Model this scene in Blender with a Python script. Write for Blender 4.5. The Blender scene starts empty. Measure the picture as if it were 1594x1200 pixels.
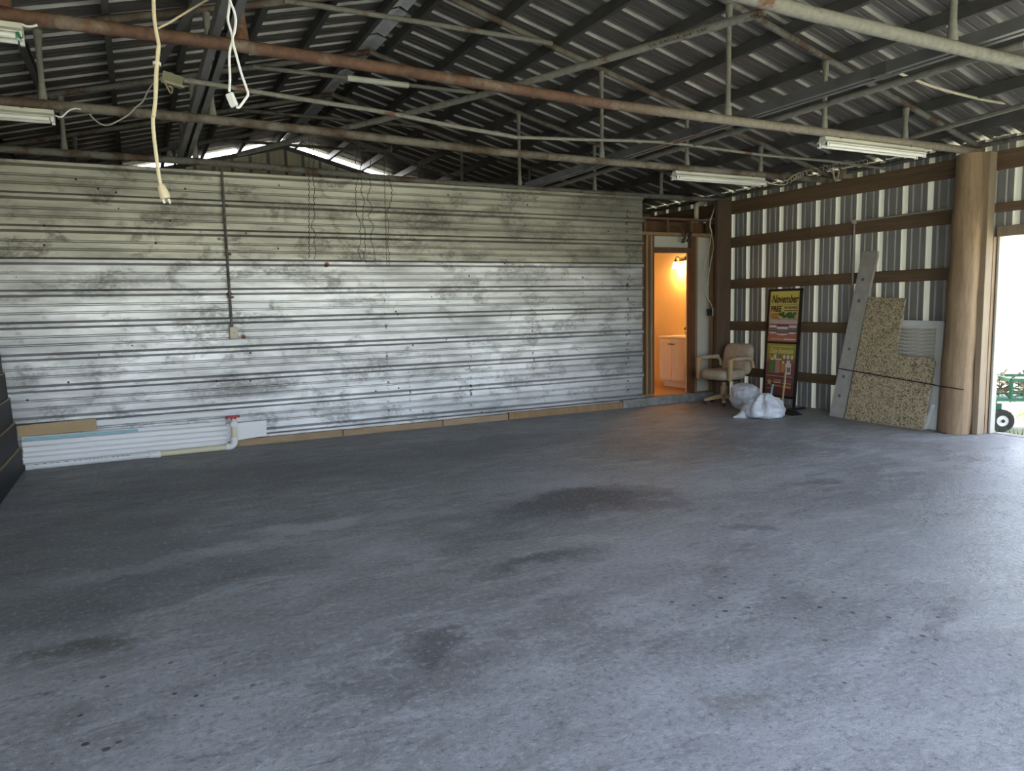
import bpy, bmesh, math, random
from mathutils import Vector, Matrix, noise as mnoise
random.seed(7)
scene = bpy.context.scene
COL = scene.collection

# ---------------------------------------------------------------- camera
W, H, FPX = 1594, 1200, 1139.0
YAW, PITCH, ROLL, CAMZ = math.radians(26.98), math.radians(6.23), math.radians(-1.20), 1.45
_f = Vector((math.sin(YAW)*math.cos(PITCH), math.cos(YAW)*math.cos(PITCH), -math.sin(PITCH)))
_r0 = Vector((math.cos(YAW), -math.sin(YAW), 0)); _u0 = _r0.cross(_f)
_r = _r0*math.cos(ROLL) + _u0*math.sin(ROLL)
_u = _u0*math.cos(ROLL) - _r0*math.sin(ROLL)
cd = bpy.data.cameras.new('camera'); cam = bpy.data.objects.new('camera', cd); COL.objects.link(cam)
cd.sensor_fit = 'HORIZONTAL'; cd.sensor_width = 36.0; cd.lens = FPX/W*36.0; cd.clip_start = 0.05; cd.clip_end = 500
m = Matrix((_r, _u, -_f)).transposed().to_4x4(); m.translation = (0, 0, CAMZ); cam.matrix_world = m
scene.camera = cam
CP = Vector((0, 0, CAMZ))
def ray(x, y): return (_r*((x-W/2)/FPX) - _u*((y-H/2)/FPX) + _f)
def PY(x, y, Y): d = ray(x, y); return CP + d*(Y/d.y)
def PX(x, y, X): d = ray(x, y); return CP + d*(X/d.x)
def PZ(x, y, z=0.0): d = ray(x, y); return CP + d*((z-CAMZ)/d.z)

# ---------------------------------------------------------------- world, sun, exposure
scene.view_settings.view_transform = 'Standard'; scene.view_settings.look = 'None'
scene.view_settings.gamma = 1.0; scene.view_settings.use_curve_mapping = False
scene.view_settings.exposure = 1.1
wd = bpy.data.worlds.new('world'); scene.world = wd; wd.use_nodes = True
nt = wd.node_tree; bg = nt.nodes['Background']
sky = nt.nodes.new('ShaderNodeTexSky'); sky.sky_type = 'NISHITA'; sky.sun_disc = False
sky.sun_elevation = math.radians(58); sky.sun_rotation = math.radians(-25); sky.dust_density = 5.0; sky.air_density = 1.0; sky.ozone_density = 1.0
hz = nt.nodes.new('ShaderNodeMix'); hz.data_type = 'RGBA'; hz.blend_type = 'ADD'; hz.inputs[0].default_value = 1.0
hz.inputs[7].default_value = (1.25, 1.28, 1.32, 1)            # even bright haze over the whole sky
nt.links.new(sky.outputs[0], hz.inputs[6]); nt.links.new(hz.outputs[2], bg.inputs[0]); bg.inputs[1].default_value = 0.62
sl = bpy.data.lights.new('sun', 'SUN'); sl.energy = 4.5; sl.angle = math.radians(0.6); sl.color = (1, .95, .87)
so = bpy.data.objects.new('sun', sl); COL.objects.link(so)
sd = Vector((0.30, -0.62, -1.25)).normalized()      # travels towards -Y, falls from beyond the far gable
so.rotation_euler = sd.to_track_quat('-Z', 'Y').to_euler(); so.location = (-6, 12, 14)

# ---------------------------------------------------------------- mesh helpers
class MB:
    def __init__(s, xf=None): s.v = []; s.f = []; s.m = []; s.xf = xf
    def add(s, vs, fs, mi=0):
        b = len(s.v)
        for p in vs:
            p = Vector(p); s.v.append(s.xf @ p if s.xf is not None else p)
        for f in fs: s.f.append([b+i for i in f]); s.m.append(mi)
        return s
    def box(s, a, b, mi=0):
        x0, y0, z0 = a; x1, y1, z1 = b
        x0, x1 = min(x0, x1), max(x0, x1); y0, y1 = min(y0, y1), max(y0, y1); z0, z1 = min(z0, z1), max(z0, z1)
        vs = [(x0,y0,z0),(x1,y0,z0),(x1,y1,z0),(x0,y1,z0),(x0,y0,z1),(x1,y0,z1),(x1,y1,z1),(x0,y1,z1)]
        return s.add(vs, [(0,3,2,1),(4,5,6,7),(0,1,5,4),(1,2,6,5),(2,3,7,6),(3,0,4,7)], mi)
    def hexa(s, vs, mi=0):
        return s.add(vs, [(0,3,2,1),(4,5,6,7),(0,1,5,4),(1,2,6,5),(2,3,7,6),(3,0,4,7)], mi)
    def bar(s, a, b, w, h, up=(0,0,1), mi=0):
        a, b = Vector(a), Vector(b); t = (b-a).normalized(); up = Vector(up)
        n = t.cross(up).normalized(); u = n.cross(t).normalized()
        c = [(-w/2,-h/2),(w/2,-h/2),(w/2,h/2),(-w/2,h/2)]
        vs = [a+n*i+u*j for i,j in c]+[b+n*i+u*j for i,j in c]
        return s.add(vs, [(0,1,2,3),(7,6,5,4),(0,4,5,1),(1,5,6,2),(2,6,7,3),(3,7,4,0)], mi)
    def extr(s, poly, a, b, up=(0,0,1), mi=0, closed=True):
        # poly in (n,u) plane swept from a to b
        a, b = Vector(a), Vector(b); t = (b-a).normalized(); up = Vector(up)
        n = t.cross(up).normalized(); u = n.cross(t).normalized(); k = len(poly)
        vs = [a+n*i+u*j for i,j in poly]+[b+n*i+u*j for i,j in poly]
        fs = [(i,(i+1)%k,k+(i+1)%k,k+i) for i in range(k if closed else k-1)]
        if closed: fs += [tuple(range(k-1,-1,-1)), tuple(range(k,2*k))]
        return s.add(vs, fs, mi)
    def tube(s, pts, r, n=8, mi=0, cap=True):
        pts = [Vector(p) for p in pts]; k = len(pts)
        rs = r if isinstance(r, (list, tuple)) else [r]*k
        ts = []
        for i in range(k):
            a = pts[max(i-1,0)]; b = pts[min(i+1,k-1)]; ts.append((b-a).normalized())
        up = Vector((0,0,1)) if abs(ts[0].z) < .9 else Vector((1,0,0))
        nn = ts[0].cross(up).normalized(); vs = []
        for i in range(k):
            t = ts[i]; nn = (nn - t*nn.dot(t)).normalized(); bb = t.cross(nn)
            for j in range(n):
                a = 2*math.pi*j/n; vs.append(pts[i]+(nn*math.cos(a)+bb*math.sin(a))*rs[i])
        fs = [(i*n+j, i*n+(j+1)%n, (i+1)*n+(j+1)%n, (i+1)*n+j) for i in range(k-1) for j in range(n)]
        if cap: fs += [tuple(range(n-1,-1,-1)), tuple((k-1)*n+j for j in range(n))]
        return s.add(vs, fs, mi)
    def lathe(s, prof, c=(0,0,0), axis=(0,0,1), n=20, mi=0, cap=True):
        c = Vector(c); t = Vector(axis).normalized(); up = Vector((0,0,1)) if abs(t.z) < .9 else Vector((1,0,0))
        a1 = t.cross(up).normalized(); b1 = t.cross(a1); vs = []; k = len(prof)
        for r, h in prof:
            for j in range(n):
                a = 2*math.pi*j/n; vs.append(c+t*h+(a1*math.cos(a)+b1*math.sin(a))*r)
        fs = [(i*n+j, i*n+(j+1)%n, (i+1)*n+(j+1)%n, (i+1)*n+j) for i in range(k-1) for j in range(n)]
        if cap: fs += [tuple(range(n-1,-1,-1)), tuple((k-1)*n+j for j in range(n))]
        return s.add(vs, fs, mi)
    def poly(s, pts, th, nrm, mi=0):
        # flat outline with thickness th along nrm (front face at pts)
        nrm = Vector(nrm).normalized(); k = len(pts); pts = [Vector(p) for p in pts]
        vs = pts+[p-nrm*th for p in pts]
        fs = [tuple(range(k)), tuple(range(2*k-1, k-1, -1))]+[(i, k+i, k+(i+1)%k, (i+1)%k) for i in range(k)]
        return s.add(vs, fs, mi)

def props(o, label=None, cat=None, group=None, kind=None):
    if label: o['label'] = label
    if cat: o['category'] = cat
    if group: o['group'] = group
    if kind: o['kind'] = kind
    return o
def wloc(o):
    v = Vector((0,0,0))
    while o is not None: v += Vector(o.location); o = o.parent
    return v
def empty(name, loc, label=None, cat=None, group=None, kind=None, rz=0):
    o = bpy.data.objects.new(name, None); COL.objects.link(o); o.location = loc; o.rotation_euler = (0,0,rz)
    o.empty_display_size = .1
    return props(o, label, cat, group, kind)
def obj(name, mb, mats, parent=None, local=False, smooth=False, label=None, cat=None, group=None, kind=None, bevel=0):
    if not isinstance(mats, (list, tuple)): mats = [mats]
    if local: off = Vector((0,0,0)); loc = Vector((0,0,0))
    else:
        n = max(1, len(mb.v)); c = sum(mb.v, Vector((0,0,0)))/n
        zmin = min(p.z for p in mb.v); off = Vector((c.x, c.y, zmin)); loc = off - (wloc(parent) if parent else Vector((0,0,0)))
    me = bpy.data.meshes.new(name); me.from_pydata([p-off for p in mb.v], [], mb.f)
    for mt in mats: me.materials.append(mt)
    me.polygons.foreach_set('material_index', mb.m)
    bm = bmesh.new(); bm.from_mesh(me); bmesh.ops.recalc_face_normals(bm, faces=bm.faces); bm.to_mesh(me); bm.free()
    if smooth:
        me.polygons.foreach_set('use_smooth', [True]*len(me.polygons)); me.set_sharp_from_angle(angle=math.radians(38))
    me.update()
    o = bpy.data.objects.new(name, me); COL.objects.link(o); o.location = loc
    if parent: o.parent = parent
    if bevel:
        md = o.modifiers.new('bevel', 'BEVEL'); md.width = bevel; md.segments = 2; md.limit_method = 'ANGLE'; md.angle_limit = math.radians(50)
    return props(o, label, cat, group, kind)
def inst(src, name, loc, parent=None):
    o = bpy.data.objects.new(name, src.data); COL.objects.link(o)
    o.location = Vector(loc) - (wloc(parent) if parent else Vector((0,0,0)))
    if parent: o.parent = parent
    return o
def text_mb(txt, size, xf, shear=0, align='CENTER', extr=0.0, mb=None, bend=None, xscale=1.0, bold=0.0):
    cu = bpy.data.curves.new('lettering', 'FONT'); cu.body = txt; cu.size = size; cu.align_x = align; cu.align_y = 'CENTER'
    cu.shear = shear; cu.resolution_u = 3; cu.offset = size*bold
    to = bpy.data.objects.new('lettering', cu); me = bpy.data.meshes.new_from_object(to)
    mb = mb or MB()
    vs = [v.co.copy() for v in me.vertices]
    vs = [(v.x*xscale, v.y, v.z) for v in vs]
    if bend: vs = [bend(Vector(v)) for v in vs]
    else: vs = [xf @ Vector(v) for v in vs]
    old, mb.xf = mb.xf, None
    mb.add(vs, [tuple(p.vertices) for p in me.polygons]); mb.xf = old
    bpy.data.objects.remove(to); bpy.data.curves.remove(cu); bpy.data.meshes.remove(me)
    return mb

# ---------------------------------------------------------------- material helpers
class NT:
    def __init__(s, name):
        s.mat = bpy.data.materials.new(name); s.mat.use_nodes = True; s.t = s.mat.node_tree
        s.b = s.t.nodes['Principled BSDF']; s.out = s.t.nodes['Material Output']
        s.geo = s.t.nodes.new('ShaderNodeNewGeometry'); s.tc = s.t.nodes.new('ShaderNodeTexCoord')
        s.pos = s.geo.outputs['Position']; s.oc = s.tc.outputs['Object']
    def L(s, a, b): s.t.links.new(a, b)
    def n(s, typ, **kw):
        nd = s.t.nodes.new(typ)
        for k, v in kw.items(): setattr(nd, k, v)
        return nd
    def val(s, sock, v):
        if hasattr(v, 'is_linked') or hasattr(v, 'links'): s.L(v, sock)
        else: sock.default_value = v
    def math(s, op, a, b=0.0, clamp=False):
        nd = s.n('ShaderNodeMath', operation=op); nd.use_clamp = clamp
        s.val(nd.inputs[0], a); s.val(nd.inputs[1], b); return nd.outputs[0]
    def vmath(s, op, a, b=(0,0,0)):
        nd = s.n('ShaderNodeVectorMath', operation=op); s.val(nd.inputs[0], a); s.val(nd.inputs[1], b)
        return nd.outputs['Value'] if op in ('LENGTH','DOT_PRODUCT','DISTANCE') else nd.outputs[0]
    def scale(s, v, sc): return s.vmath('MULTIPLY', v, sc)
    def noise(s, v, scale=5, detail=4, rough=.55, dist=0):
        nd = s.n('ShaderNodeTexNoise'); s.L(v, nd.inputs['Vector']); nd.inputs['Scale'].default_value = scale
        nd.inputs['Detail'].default_value = detail; nd.inputs['Roughness'].default_value = rough; nd.inputs['Distortion'].default_value = dist
        return nd.outputs['Fac']
    def voro(s, v, scale=5, rnd=1.0):
        nd = s.n('ShaderNodeTexVoronoi'); s.L(v, nd.inputs['Vector']); nd.inputs['Scale'].default_value = scale; nd.inputs['Randomness'].default_value = rnd
        return nd
    def ramp(s, f, a, b, lo=0.0, hi=1.0):
        nd = s.n('ShaderNodeMapRange'); nd.clamp = True; s.L(f, nd.inputs[0])
        nd.inputs[1].default_value = a; nd.inputs[2].default_value = b; nd.inputs[3].default_value = lo; nd.inputs[4].default_value = hi
        return nd.outputs[0]
    def mix(s, f, a, b):
        nd = s.n('ShaderNodeMix', data_type='RGBA'); s.val(nd.inputs[0], f)
        for sock, v in ((nd.inputs[6], a), (nd.inputs[7], b)):
            if isinstance(v, (tuple, list)): sock.default_value = (*v, 1) if len(v) == 3 else v
            else: s.L(v, sock)
        return nd.outputs[2]
    def bump(s, h, strength=.3, dist=.01):
        nd = s.n('ShaderNodeBump'); nd.inputs['Strength'].default_value = strength; nd.inputs['Distance'].default_value = dist
        s.L(h, nd.inputs['Height']); s.L(nd.outputs[0], s.b.inputs['Normal']); return nd
    def set(s, base=None, rough=None, metal=None, spec=None):
        for k, v in (('Base Color', base), ('Roughness', rough), ('Metallic', metal), ('Specular IOR Level', spec)):
            if v is None: continue
            if isinstance(v, (tuple, list)): s.b.inputs[k].default_value = (*v, 1) if len(v) == 3 else v
            else: s.val(s.b.inputs[k], v)
        return s.mat

def basic(name, c, rough=.6, metal=0.0, var=.25, sc=6, stretch=(1,1,1), bump=0.0, c2=None, spec=None):
    t = NT(name); v = t.scale(t.oc, stretch); nz = t.noise(v, sc, 5, .6)
    c2 = c2 or tuple(x*(1-var) for x in c)
    col = t.mix(t.ramp(nz, .35, .68), c, c2)
    t.set(col, rough, metal, spec)
    if bump: t.bump(t.noise(v, sc*4, 4, .6), bump, .004)
    return t.mat
def rusty(name, clean, rust, amount, sc=5, fade=None):
    t = NT(name); nz = t.noise(t.oc, sc, 6, .65); n2 = t.noise(t.oc, sc*7, 4, .6)
    f = t.ramp(nz, .62-amount*.5, .70-amount*.35)
    if fade:                                          # rust stops along the pipe (world X from, to)
        xs_ = t.n('ShaderNodeSeparateXYZ'); t.L(t.pos, xs_.inputs[0])
        f = t.math('MULTIPLY', f, t.ramp(t.math('ADD', xs_.outputs[0], t.math('MULTIPLY', nz, .8)), fade[0]+.4, fade[1]+.4, 1, .18))
    rc = t.mix(t.ramp(n2, .35, .7), rust, tuple(x*.5 for x in rust))
    cc = t.mix(t.ramp(n2, .3, .75), clean, tuple(x*.65 for x in clean))
    t.set(t.mix(f, cc, rc), .75, 0.0); t.bump(n2, .25, .003); return t.mat
def wood(name, c, c2, sc=3, stretch=(1,1,1), rough=.75):
    t = NT(name); v = t.scale(t.oc, stretch); n1 = t.noise(v, sc, 6, .6, .6); n2 = t.noise(v, sc*6, 3, .6)
    f = t.math('ADD', t.ramp(n1, .3, .7, 0, .7), t.ramp(n2, .35, .7, 0, .3))
    t.set(t.mix(f, c, c2), rough); t.bump(n2, .3, .004); return t.mat

# ---- concrete floor
def floor_material():
    t = NT('concrete_floor')
    p = t.pos
    warp = t.n('ShaderNodeTexNoise'); t.L(p, warp.inputs['Vector']); warp.inputs['Scale'].default_value = 1.5; warp.inputs['Detail'].default_value = 8; warp.inputs['Roughness'].default_value = .65
    wv = t.vmath('SUBTRACT', warp.outputs['Color'], (.5,.5,.5)); pw = t.vmath('ADD', p, t.scale(wv, (1.5, 1.1, 0)))
    big = t.noise(t.scale(p, (.8, 1.2, 1)), .55, 6, .6, .5)
    mid = t.noise(t.scale(p, (.75, 1.4, 1)), 2.1, 8, .7, .6)
    strk = t.noise(t.scale(t.vmath('ADD', p, t.scale(wv, (.3,.3,0))), (.55, 2.0, 1)), 5.5, 6, .7, .3)
    fine = t.noise(p, 34, 6, .72); grain = t.noise(p, 120, 3, .6)
    col = t.mix(t.ramp(big, .34, .66), (.235,.230,.228), (.34,.336,.335))
    col = t.mix(t.ramp(mid, .50, .60, 0, .6), col, (.42,.416,.415))
    col = t.mix(t.ramp(mid, .45, .36, 0, .5), col, (.15,.144,.14))
    col = t.mix(t.ramp(strk, .56, .64, 0, .5), col, (.46,.458,.46)); col = t.mix(t.ramp(strk, .43, .35, 0, .5), col, (.12,.116,.114))
    def stain(col, px, py, rx, ry, c, st, soft=.55):
        q = PZ(px, py); d = t.scale(t.vmath('SUBTRACT', pw, (q.x, q.y, 0)), (1/rx, 1/ry, 0))
        f = t.ramp(t.vmath('LENGTH', d), 1.0, 1.0-soft, 0, st)
        return t.mix(f, col, c)
    dk = (.075,.073,.077)
    # broad darker patches by the back wall and old oil marks
    for a in ((130, 860, 1.1, 1.5, dk, .42), (330, 745, 1.6, .85, dk, .36), (620, 720, 1.5, .9, dk, .3), (780, 690, 1.7, .7, dk, .25), (1060, 690, 1.3, .7, (.07,.065,.062), .2),
              (890, 785, 1.0, .42, dk, .85), (860, 868, .5, .18, dk, .8), (1000, 790, .5, .22, dk, .5), (690, 998, .24, .13, dk, .6), (560, 1060, .3, .22, dk, .3),
              (750, 830, .7, .25, dk, .45), (1190, 822, .16, .14, dk, .55), (1300, 752, .22, .12, dk, .45), (110, 1010, .26, .14, (.055,.048,.03), .6),
              (1490, 970, .17, .08, dk, .5), (1150, 1105, .2, .1, (.12,.10,.07), .5), (300, 905, .7, .35, dk, .4), (60, 960, .5, .3, dk, .35)):
        col = stain(col, *a)
    lt = (.52,.525,.54)
    for a in ((470, 822, .55, .16, lt, .6), (400, 850, .5, .10, lt, .45), (240, 880, .6, .12, lt, .25), (960, 860, .6, .4, lt, .22), (1060, 930, .6, .3, lt, .25), (620, 850, .4, .2, lt, .25), (545, 1056, .08, .05, (.4,.39,.37), .7), (900, 1060, .8, .4, lt, .22), (1300, 1100, 1.2, .8, lt, .25), (1400, 850, 1.4, .9, lt, .2)):
        col = stain(col, *a)
    col = t.mix(t.ramp(fine, .54, .64, 0, .5), col, (.52,.52,.52)); col = t.mix(t.ramp(fine, .46, .36, 0, .55), col, (.10,.098,.096))
    col = t.mix(t.ramp(grain, .58, .72, 0, .35), col, (.5,.5,.5)); col = t.mix(t.ramp(grain, .42, .28, 0, .35), col, (.10,.10,.10))
    # oil drips
    vo = t.voro(t.scale(p, (1,1,0)), 16)
    sep = t.n('ShaderNodeSeparateColor'); t.L(vo.outputs['Color'], sep.inputs[0]); dots = t.ramp(t.math('ADD', vo.outputs['Distance'], t.math('MULTIPLY', sep.outputs[1], .12)), .26, .19)
    dots = t.math('MULTIPLY', dots, t.ramp(sep.outputs[0], .40, .42))
    zone = None
    for px, py, r in ((1460, 985, .55), (1300, 950, .5), (160, 1120, .55), (330, 1060, .3), (1180, 930, .5), (1350, 1090, .25)):
        q = PZ(px, py); f = t.ramp(t.vmath('DISTANCE', pw, (q.x, q.y, 0)), r, r*.4)
        zone = f if zone is None else t.math('MAXIMUM', zone, f)
    col = t.mix(t.math('MULTIPLY', t.math('MULTIPLY', dots, zone), .8), col, (.022,.022,.022))
    rough = t.math('ADD', t.ramp(mid, .3, .7, .50, .62), t.ramp(fine, .3, .7, -.06, .1))
    gl = None                                             # slab worn smooth inside the doorway
    for px, py, rx, ry in ((1640, 800, 2.0, 1.5), (1600, 720, 1.5, 1.2), (1700, 900, 1.6, 1.2)):
        q = PZ(px, py); f = t.ramp(t.vmath('LENGTH', t.scale(t.vmath('SUBTRACT', pw, (q.x, q.y, 0)), (1/rx, 1/ry, 0))), 1.1, .4)
        gl = f if gl is None else t.math('MAXIMUM', gl, f)
    rough = t.math('SUBTRACT', rough, t.math('MULTIPLY', gl, .30))
    t.set(col, rough, 0, .45)
    sw = t.n('ShaderNodeTexWave', wave_type='RINGS', rings_direction='SPHERICAL'); t.L(t.vmath('SUBTRACT', pw, (PZ(1290,1090).x, PZ(1290,1090).y, 0)), sw.inputs['Vector'])
    sw.inputs['Scale'].default_value = 3.2; sw.inputs['Distortion'].default_value = 7; sw.inputs['Detail'].default_value = 4; sw.inputs['Detail Scale'].default_value = 2.5
    h = t.math('ADD', t.math('MULTIPLY', t.noise(p, 30, 7, .75), 1.5), t.math('MULTIPLY', sw.outputs['Fac'], .10))
    h = t.math('ADD', h, t.math('MULTIPLY', t.noise(p, 7, 6, .65), .9))
    t.bump(h, .55, .012)
    return t.mat

YB_ = 8.33
# ---- galvanised partition sheets
def galv(name, tint, dirt_amt, dirtcol, seed):
    t = NT(name); p = t.vmath('ADD', t.pos, (seed, 0, 0))
    streak = t.noise(t.scale(p, (.55, 1, 3.0)), 1.6, 7, .65)
    speck = t.noise(t.scale(p, (1, 1, 1.4)), 26, 5, .7)
    blot = t.noise(t.scale(p, (.8, 1, 1.3)), 3.4, 6, .62, .6)
    col = t.mix(t.ramp(streak, .38, .64), tint, tuple(x*.60 for x in tint))
    f = t.math('MULTIPLY', t.ramp(blot, .50, .60, 0, dirt_amt), t.ramp(speck, .40, .55, .15, 1))
    col = t.mix(f, col, dirtcol)
    f2 = t.ramp(t.noise(t.scale(p, (.5, 1, 1.6)), 1.5, 5, .6), .55, .76, 0, dirt_amt*.85)
    col = t.mix(f2, col, dirtcol)
    sx = t.n('ShaderNodeTexNoise'); t.L(p, sx.inputs['Vector']); sx.inputs['Scale'].default_value = 4; sx.inputs['Detail'].default_value = 6
    pw_ = t.vmath('ADD', t.pos, t.scale(t.vmath('SUBTRACT', sx.outputs['Color'], (.5,.5,.5)), (.9, 0, .35)))
    for px, py, rx, rz, st in ((380, 600, .75, .17, .8), (150, 578, .45, .10, .5), (665, 347, .75, .16, .8), (860, 365, .7, .13, .5), (620, 378, .8, .08, .6), (520, 330, .35, .14, .5), (150, 445, .8, .12, .55), (290, 330, .5, .08, .45), (560, 470, .5, .08, .4), (300, 480, .5, .08, .4), (715, 440, .25, .12, .5), (120, 340, .5, .1, .35), (930, 390, .4, .1, .45)):
        q = PY(px, py, YB_)
        fs_ = t.ramp(t.vmath('LENGTH', t.scale(t.vmath('SUBTRACT', pw_, (q.x, YB_, q.z)), (1/rx, 0, 1/rz))), 1.0, .35, 0, st)
        fs_ = t.math('MULTIPLY', fs_, t.ramp(speck, .36, .56, .45, 1)); col = t.mix(fs_, col, tuple(x*.75 for x in dirtcol))
    # rust blooms, nail holes
    vo = t.voro(t.scale(p, (1, 0, 1)), 2.4); sc_ = t.n('ShaderNodeSeparateColor'); t.L(vo.outputs['Color'], sc_.inputs[0])
    ru = t.math('MULTIPLY', t.ramp(t.math('ADD', vo.outputs['Distance'], t.math('MULTIPLY', speck, .06)), .112, .085), t.ramp(sc_.outputs[1], .45, .47))
    col = t.mix(ru, col, (.16,.055,.025))
    vb = t.voro(t.scale(p, (1, 0, 1)), 6.5); sb = t.n('ShaderNodeSeparateColor'); t.L(vb.outputs['Color'], sb.inputs[0])
    ho = t.math('MULTIPLY', t.ramp(vb.outputs['Distance'], .085, .06), t.ramp(sb.outputs[0], .55, .56))
    col = t.mix(ho, col, (.015,.013,.012))
    # old end-lap drips: a dotted dark seam
    xyz = t.n('ShaderNodeSeparateXYZ'); t.L(t.pos, xyz.inputs[0])
    for X, z0, z1, w in ((2.60, .05, 1.85, .020), (3.66, .05, 1.0, .018), (2.86, .1, .75, .012), (6.05, .2, 2.75, .035), (4.55, .5, 2.2, .015)):
        dx = t.math('ABSOLUTE', t.math('SUBTRACT', xyz.outputs[0], X))
        dx = t.math('ADD', dx, t.math('MULTIPLY', t.math('SUBTRACT', t.noise(t.scale(t.pos, (1,1,1)), 9, 3), .5), .06))
        a = t.math('MULTIPLY', t.ramp(dx, w, w*.5), t.math('MULTIPLY', t.ramp(xyz.outputs[2], z0, z0+.05), t.ramp(xyz.outputs[2], z1, z1-.05)))
        a = t.math('MULTIPLY', a, t.ramp(t.noise(t.scale(t.pos, (1,1,1)), 15, 3, .6), .52, .6))
        col = t.mix(t.math('MULTIPLY', a, .85), col, (.03,.027,.025))
    dirty = t.math('MAXIMUM', t.math('MAXIMUM', ru, ho), t.math('MAXIMUM', f, f2))
    t.set(col, t.ramp(speck, .3, .7, .36, .5), t.ramp(dirty, 0, 1, .75, .3))
    t.bump(t.math('ADD', t.noise(t.scale(p, (1.2,1,.6)), 3.5, 3), t.math('MULTIPLY', speck, .08)), .16, .02)
    return t.mat

M = {}
M['floor'] = floor_material()
M['galv_low'] = galv('galvanised_sheet', (.64,.65,.675), .70, (.20,.20,.20), 0.0)
M['galv_top'] = galv('galvanised_sheet_weathered', (.47,.465,.41), .80, (.15,.14,.12), 5.3)
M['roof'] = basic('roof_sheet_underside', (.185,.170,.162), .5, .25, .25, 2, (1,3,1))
M['roof_rib_light'] = basic('roof_rib_painted_light', (.40,.39,.37), .45, .25, .45, 2.0)  # paler than the sheet: light caught in the hollow ribs, put into the colour
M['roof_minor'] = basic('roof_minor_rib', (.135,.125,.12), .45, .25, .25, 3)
M['siding'] = basic('siding_inside', (.34,.34,.325), .55, .1, .2, 1.5)
M['siding_line'] = basic('siding_minor_rib', (.50,.50,.48), .5, .1, .2, 2)
def strip_mat():  # daylight inside the hollow ribs painted as cream colour, slightly translucent
    t = NT('siding_rib_painted_light'); t.set((.80,.79,.68), .5)
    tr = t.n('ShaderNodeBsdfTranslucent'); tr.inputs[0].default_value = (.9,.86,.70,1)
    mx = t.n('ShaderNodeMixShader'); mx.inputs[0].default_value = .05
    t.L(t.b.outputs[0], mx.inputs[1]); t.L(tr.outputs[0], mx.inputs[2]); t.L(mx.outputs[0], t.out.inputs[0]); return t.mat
M['siding_light_strip'] = strip_mat()
M['purlin'] = basic('purlin_steel', (.15,.148,.145), .5, .3, .4, 3)
M['purlin_light'] = basic('channel_steel', (.22,.22,.225), .45, .35, .35, 3)
M['pipe'] = rusty('galvanised_pipe', (.27,.26,.225), (.17,.08,.045), .10, 4)
M['pipe_rust'] = rusty('rusted_pipe', (.30,.27,.22), (.15,.078,.05), .66, 3, (3.1, 4.2))
M['strut_rust'] = rusty('rusted_strut', (.33,.28,.20), (.16,.075,.045), .6, 5)
M['pipe_dark'] = rusty('old_pipe', (.17,.165,.15), (.10,.055,.035), .25, 4)
M['pipe_brown'] = rusty('brown_pipe', (.22,.20,.165), (.12,.08,.058), .35, 3)
M['ridge'] = basic('ridge_flashing', (.85,.87,.90), .5, 0, .3, 6)
M['timber'] = wood('timber_girt', (.22,.145,.085), (.11,.07,.04), 3, (1,.35,6))
M['timber_x'] = wood('timber_plate', (.20,.115,.06), (.085,.047,.025), 3, (.35,1,6))
M['stud'] = wood('stud_lumber', (.36,.225,.11), (.20,.12,.06), 3, (6,6,.4))
M['stud_dark'] = wood('stud_lumber_stained', (.16,.085,.042), (.07,.036,.02), 3, (6,6,.4))
M['pole'] = wood('pole_timber', (.42,.29,.17), (.18,.115,.065), 2.6, (6,6,.6))
M['post_grey'] = wood('weathered_post', (.40,.31,.21), (.24,.18,.12), 2.6, (6,6,.4))
M['jamb'] = wood('painted_jamb', (.62,.60,.54), (.38,.34,.27), 3, (5,5,.5))
M['post_dark'] = wood('dark_post', (.14,.09,.058), (.07,.044,.03), 2.5, (5,5,.5))
M['sill'] = wood('sill_lumber', (.42,.30,.18), (.22,.14,.08), 3, (.6,1,6))
M['curb'] = basic('curb_concrete', (.30,.295,.28), .85, 0, .45, 9, bump=.5)
M['drywall'] = basic('drywall', (.55,.54,.48), .8, 0, .1, 3)
M['white'] = basic('white_paint', (.80,.80,.78), .4, 0, .08, 4)
M['fixture'] = basic('fixture_enamel', (.80,.79,.71), .4, 0, .15, 5)
M['tube'] = basic('lamp_tube_glass', (.85,.85,.80), .2, 0, .05, 4)
M['black'] = basic('black_plastic', (.012,.012,.013), .4, 0, .2, 5)
M['pvc'] = basic('white_pvc', (.80,.80,.79), .35, 0, .08, 4)
M['pvc_cream'] = basic('cream_pvc', (.72,.66,.46), .4, 0, .12, 4)
M['vinyl'] = basic('white_vinyl_trim', (.86,.85,.86), .4, 0, .10, 2, (.6,1,4))
M['film'] = basic('blue_film', (.32,.58,.66), .4, 0, .2, 4)
M['pine'] = wood('pine_board', (.55,.40,.235), (.42,.29,.16), 2.5, (.5,1,7))
M['red'] = basic('red_handle', (.45,.03,.03), .4, 0, .2, 6)
M['cord'] = basic('cord_cream', (.66,.56,.36), .5, 0, .15, 8)
M['cord_white'] = basic('cord_white', (.82,.82,.80), .4, 0, .08, 8)
M['cord_grey'] = basic('cord_grey', (.42,.40,.36), .5, 0, .2, 8)
M['chain'] = basic('chain_steel', (.06,.055,.045), .5, .3, .2, 8)
M['plate'] = basic('cover_plate', (.66,.60,.46), .45, 0, .12, 6)
M['slat'] = basic('black_slat', (.020,.021,.024), .6, 0, .2, 3, spec=.25)
M['slat_edge'] = basic('fibreboard_edge', (.45,.33,.18), .7, 0, .2, 6)

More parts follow.
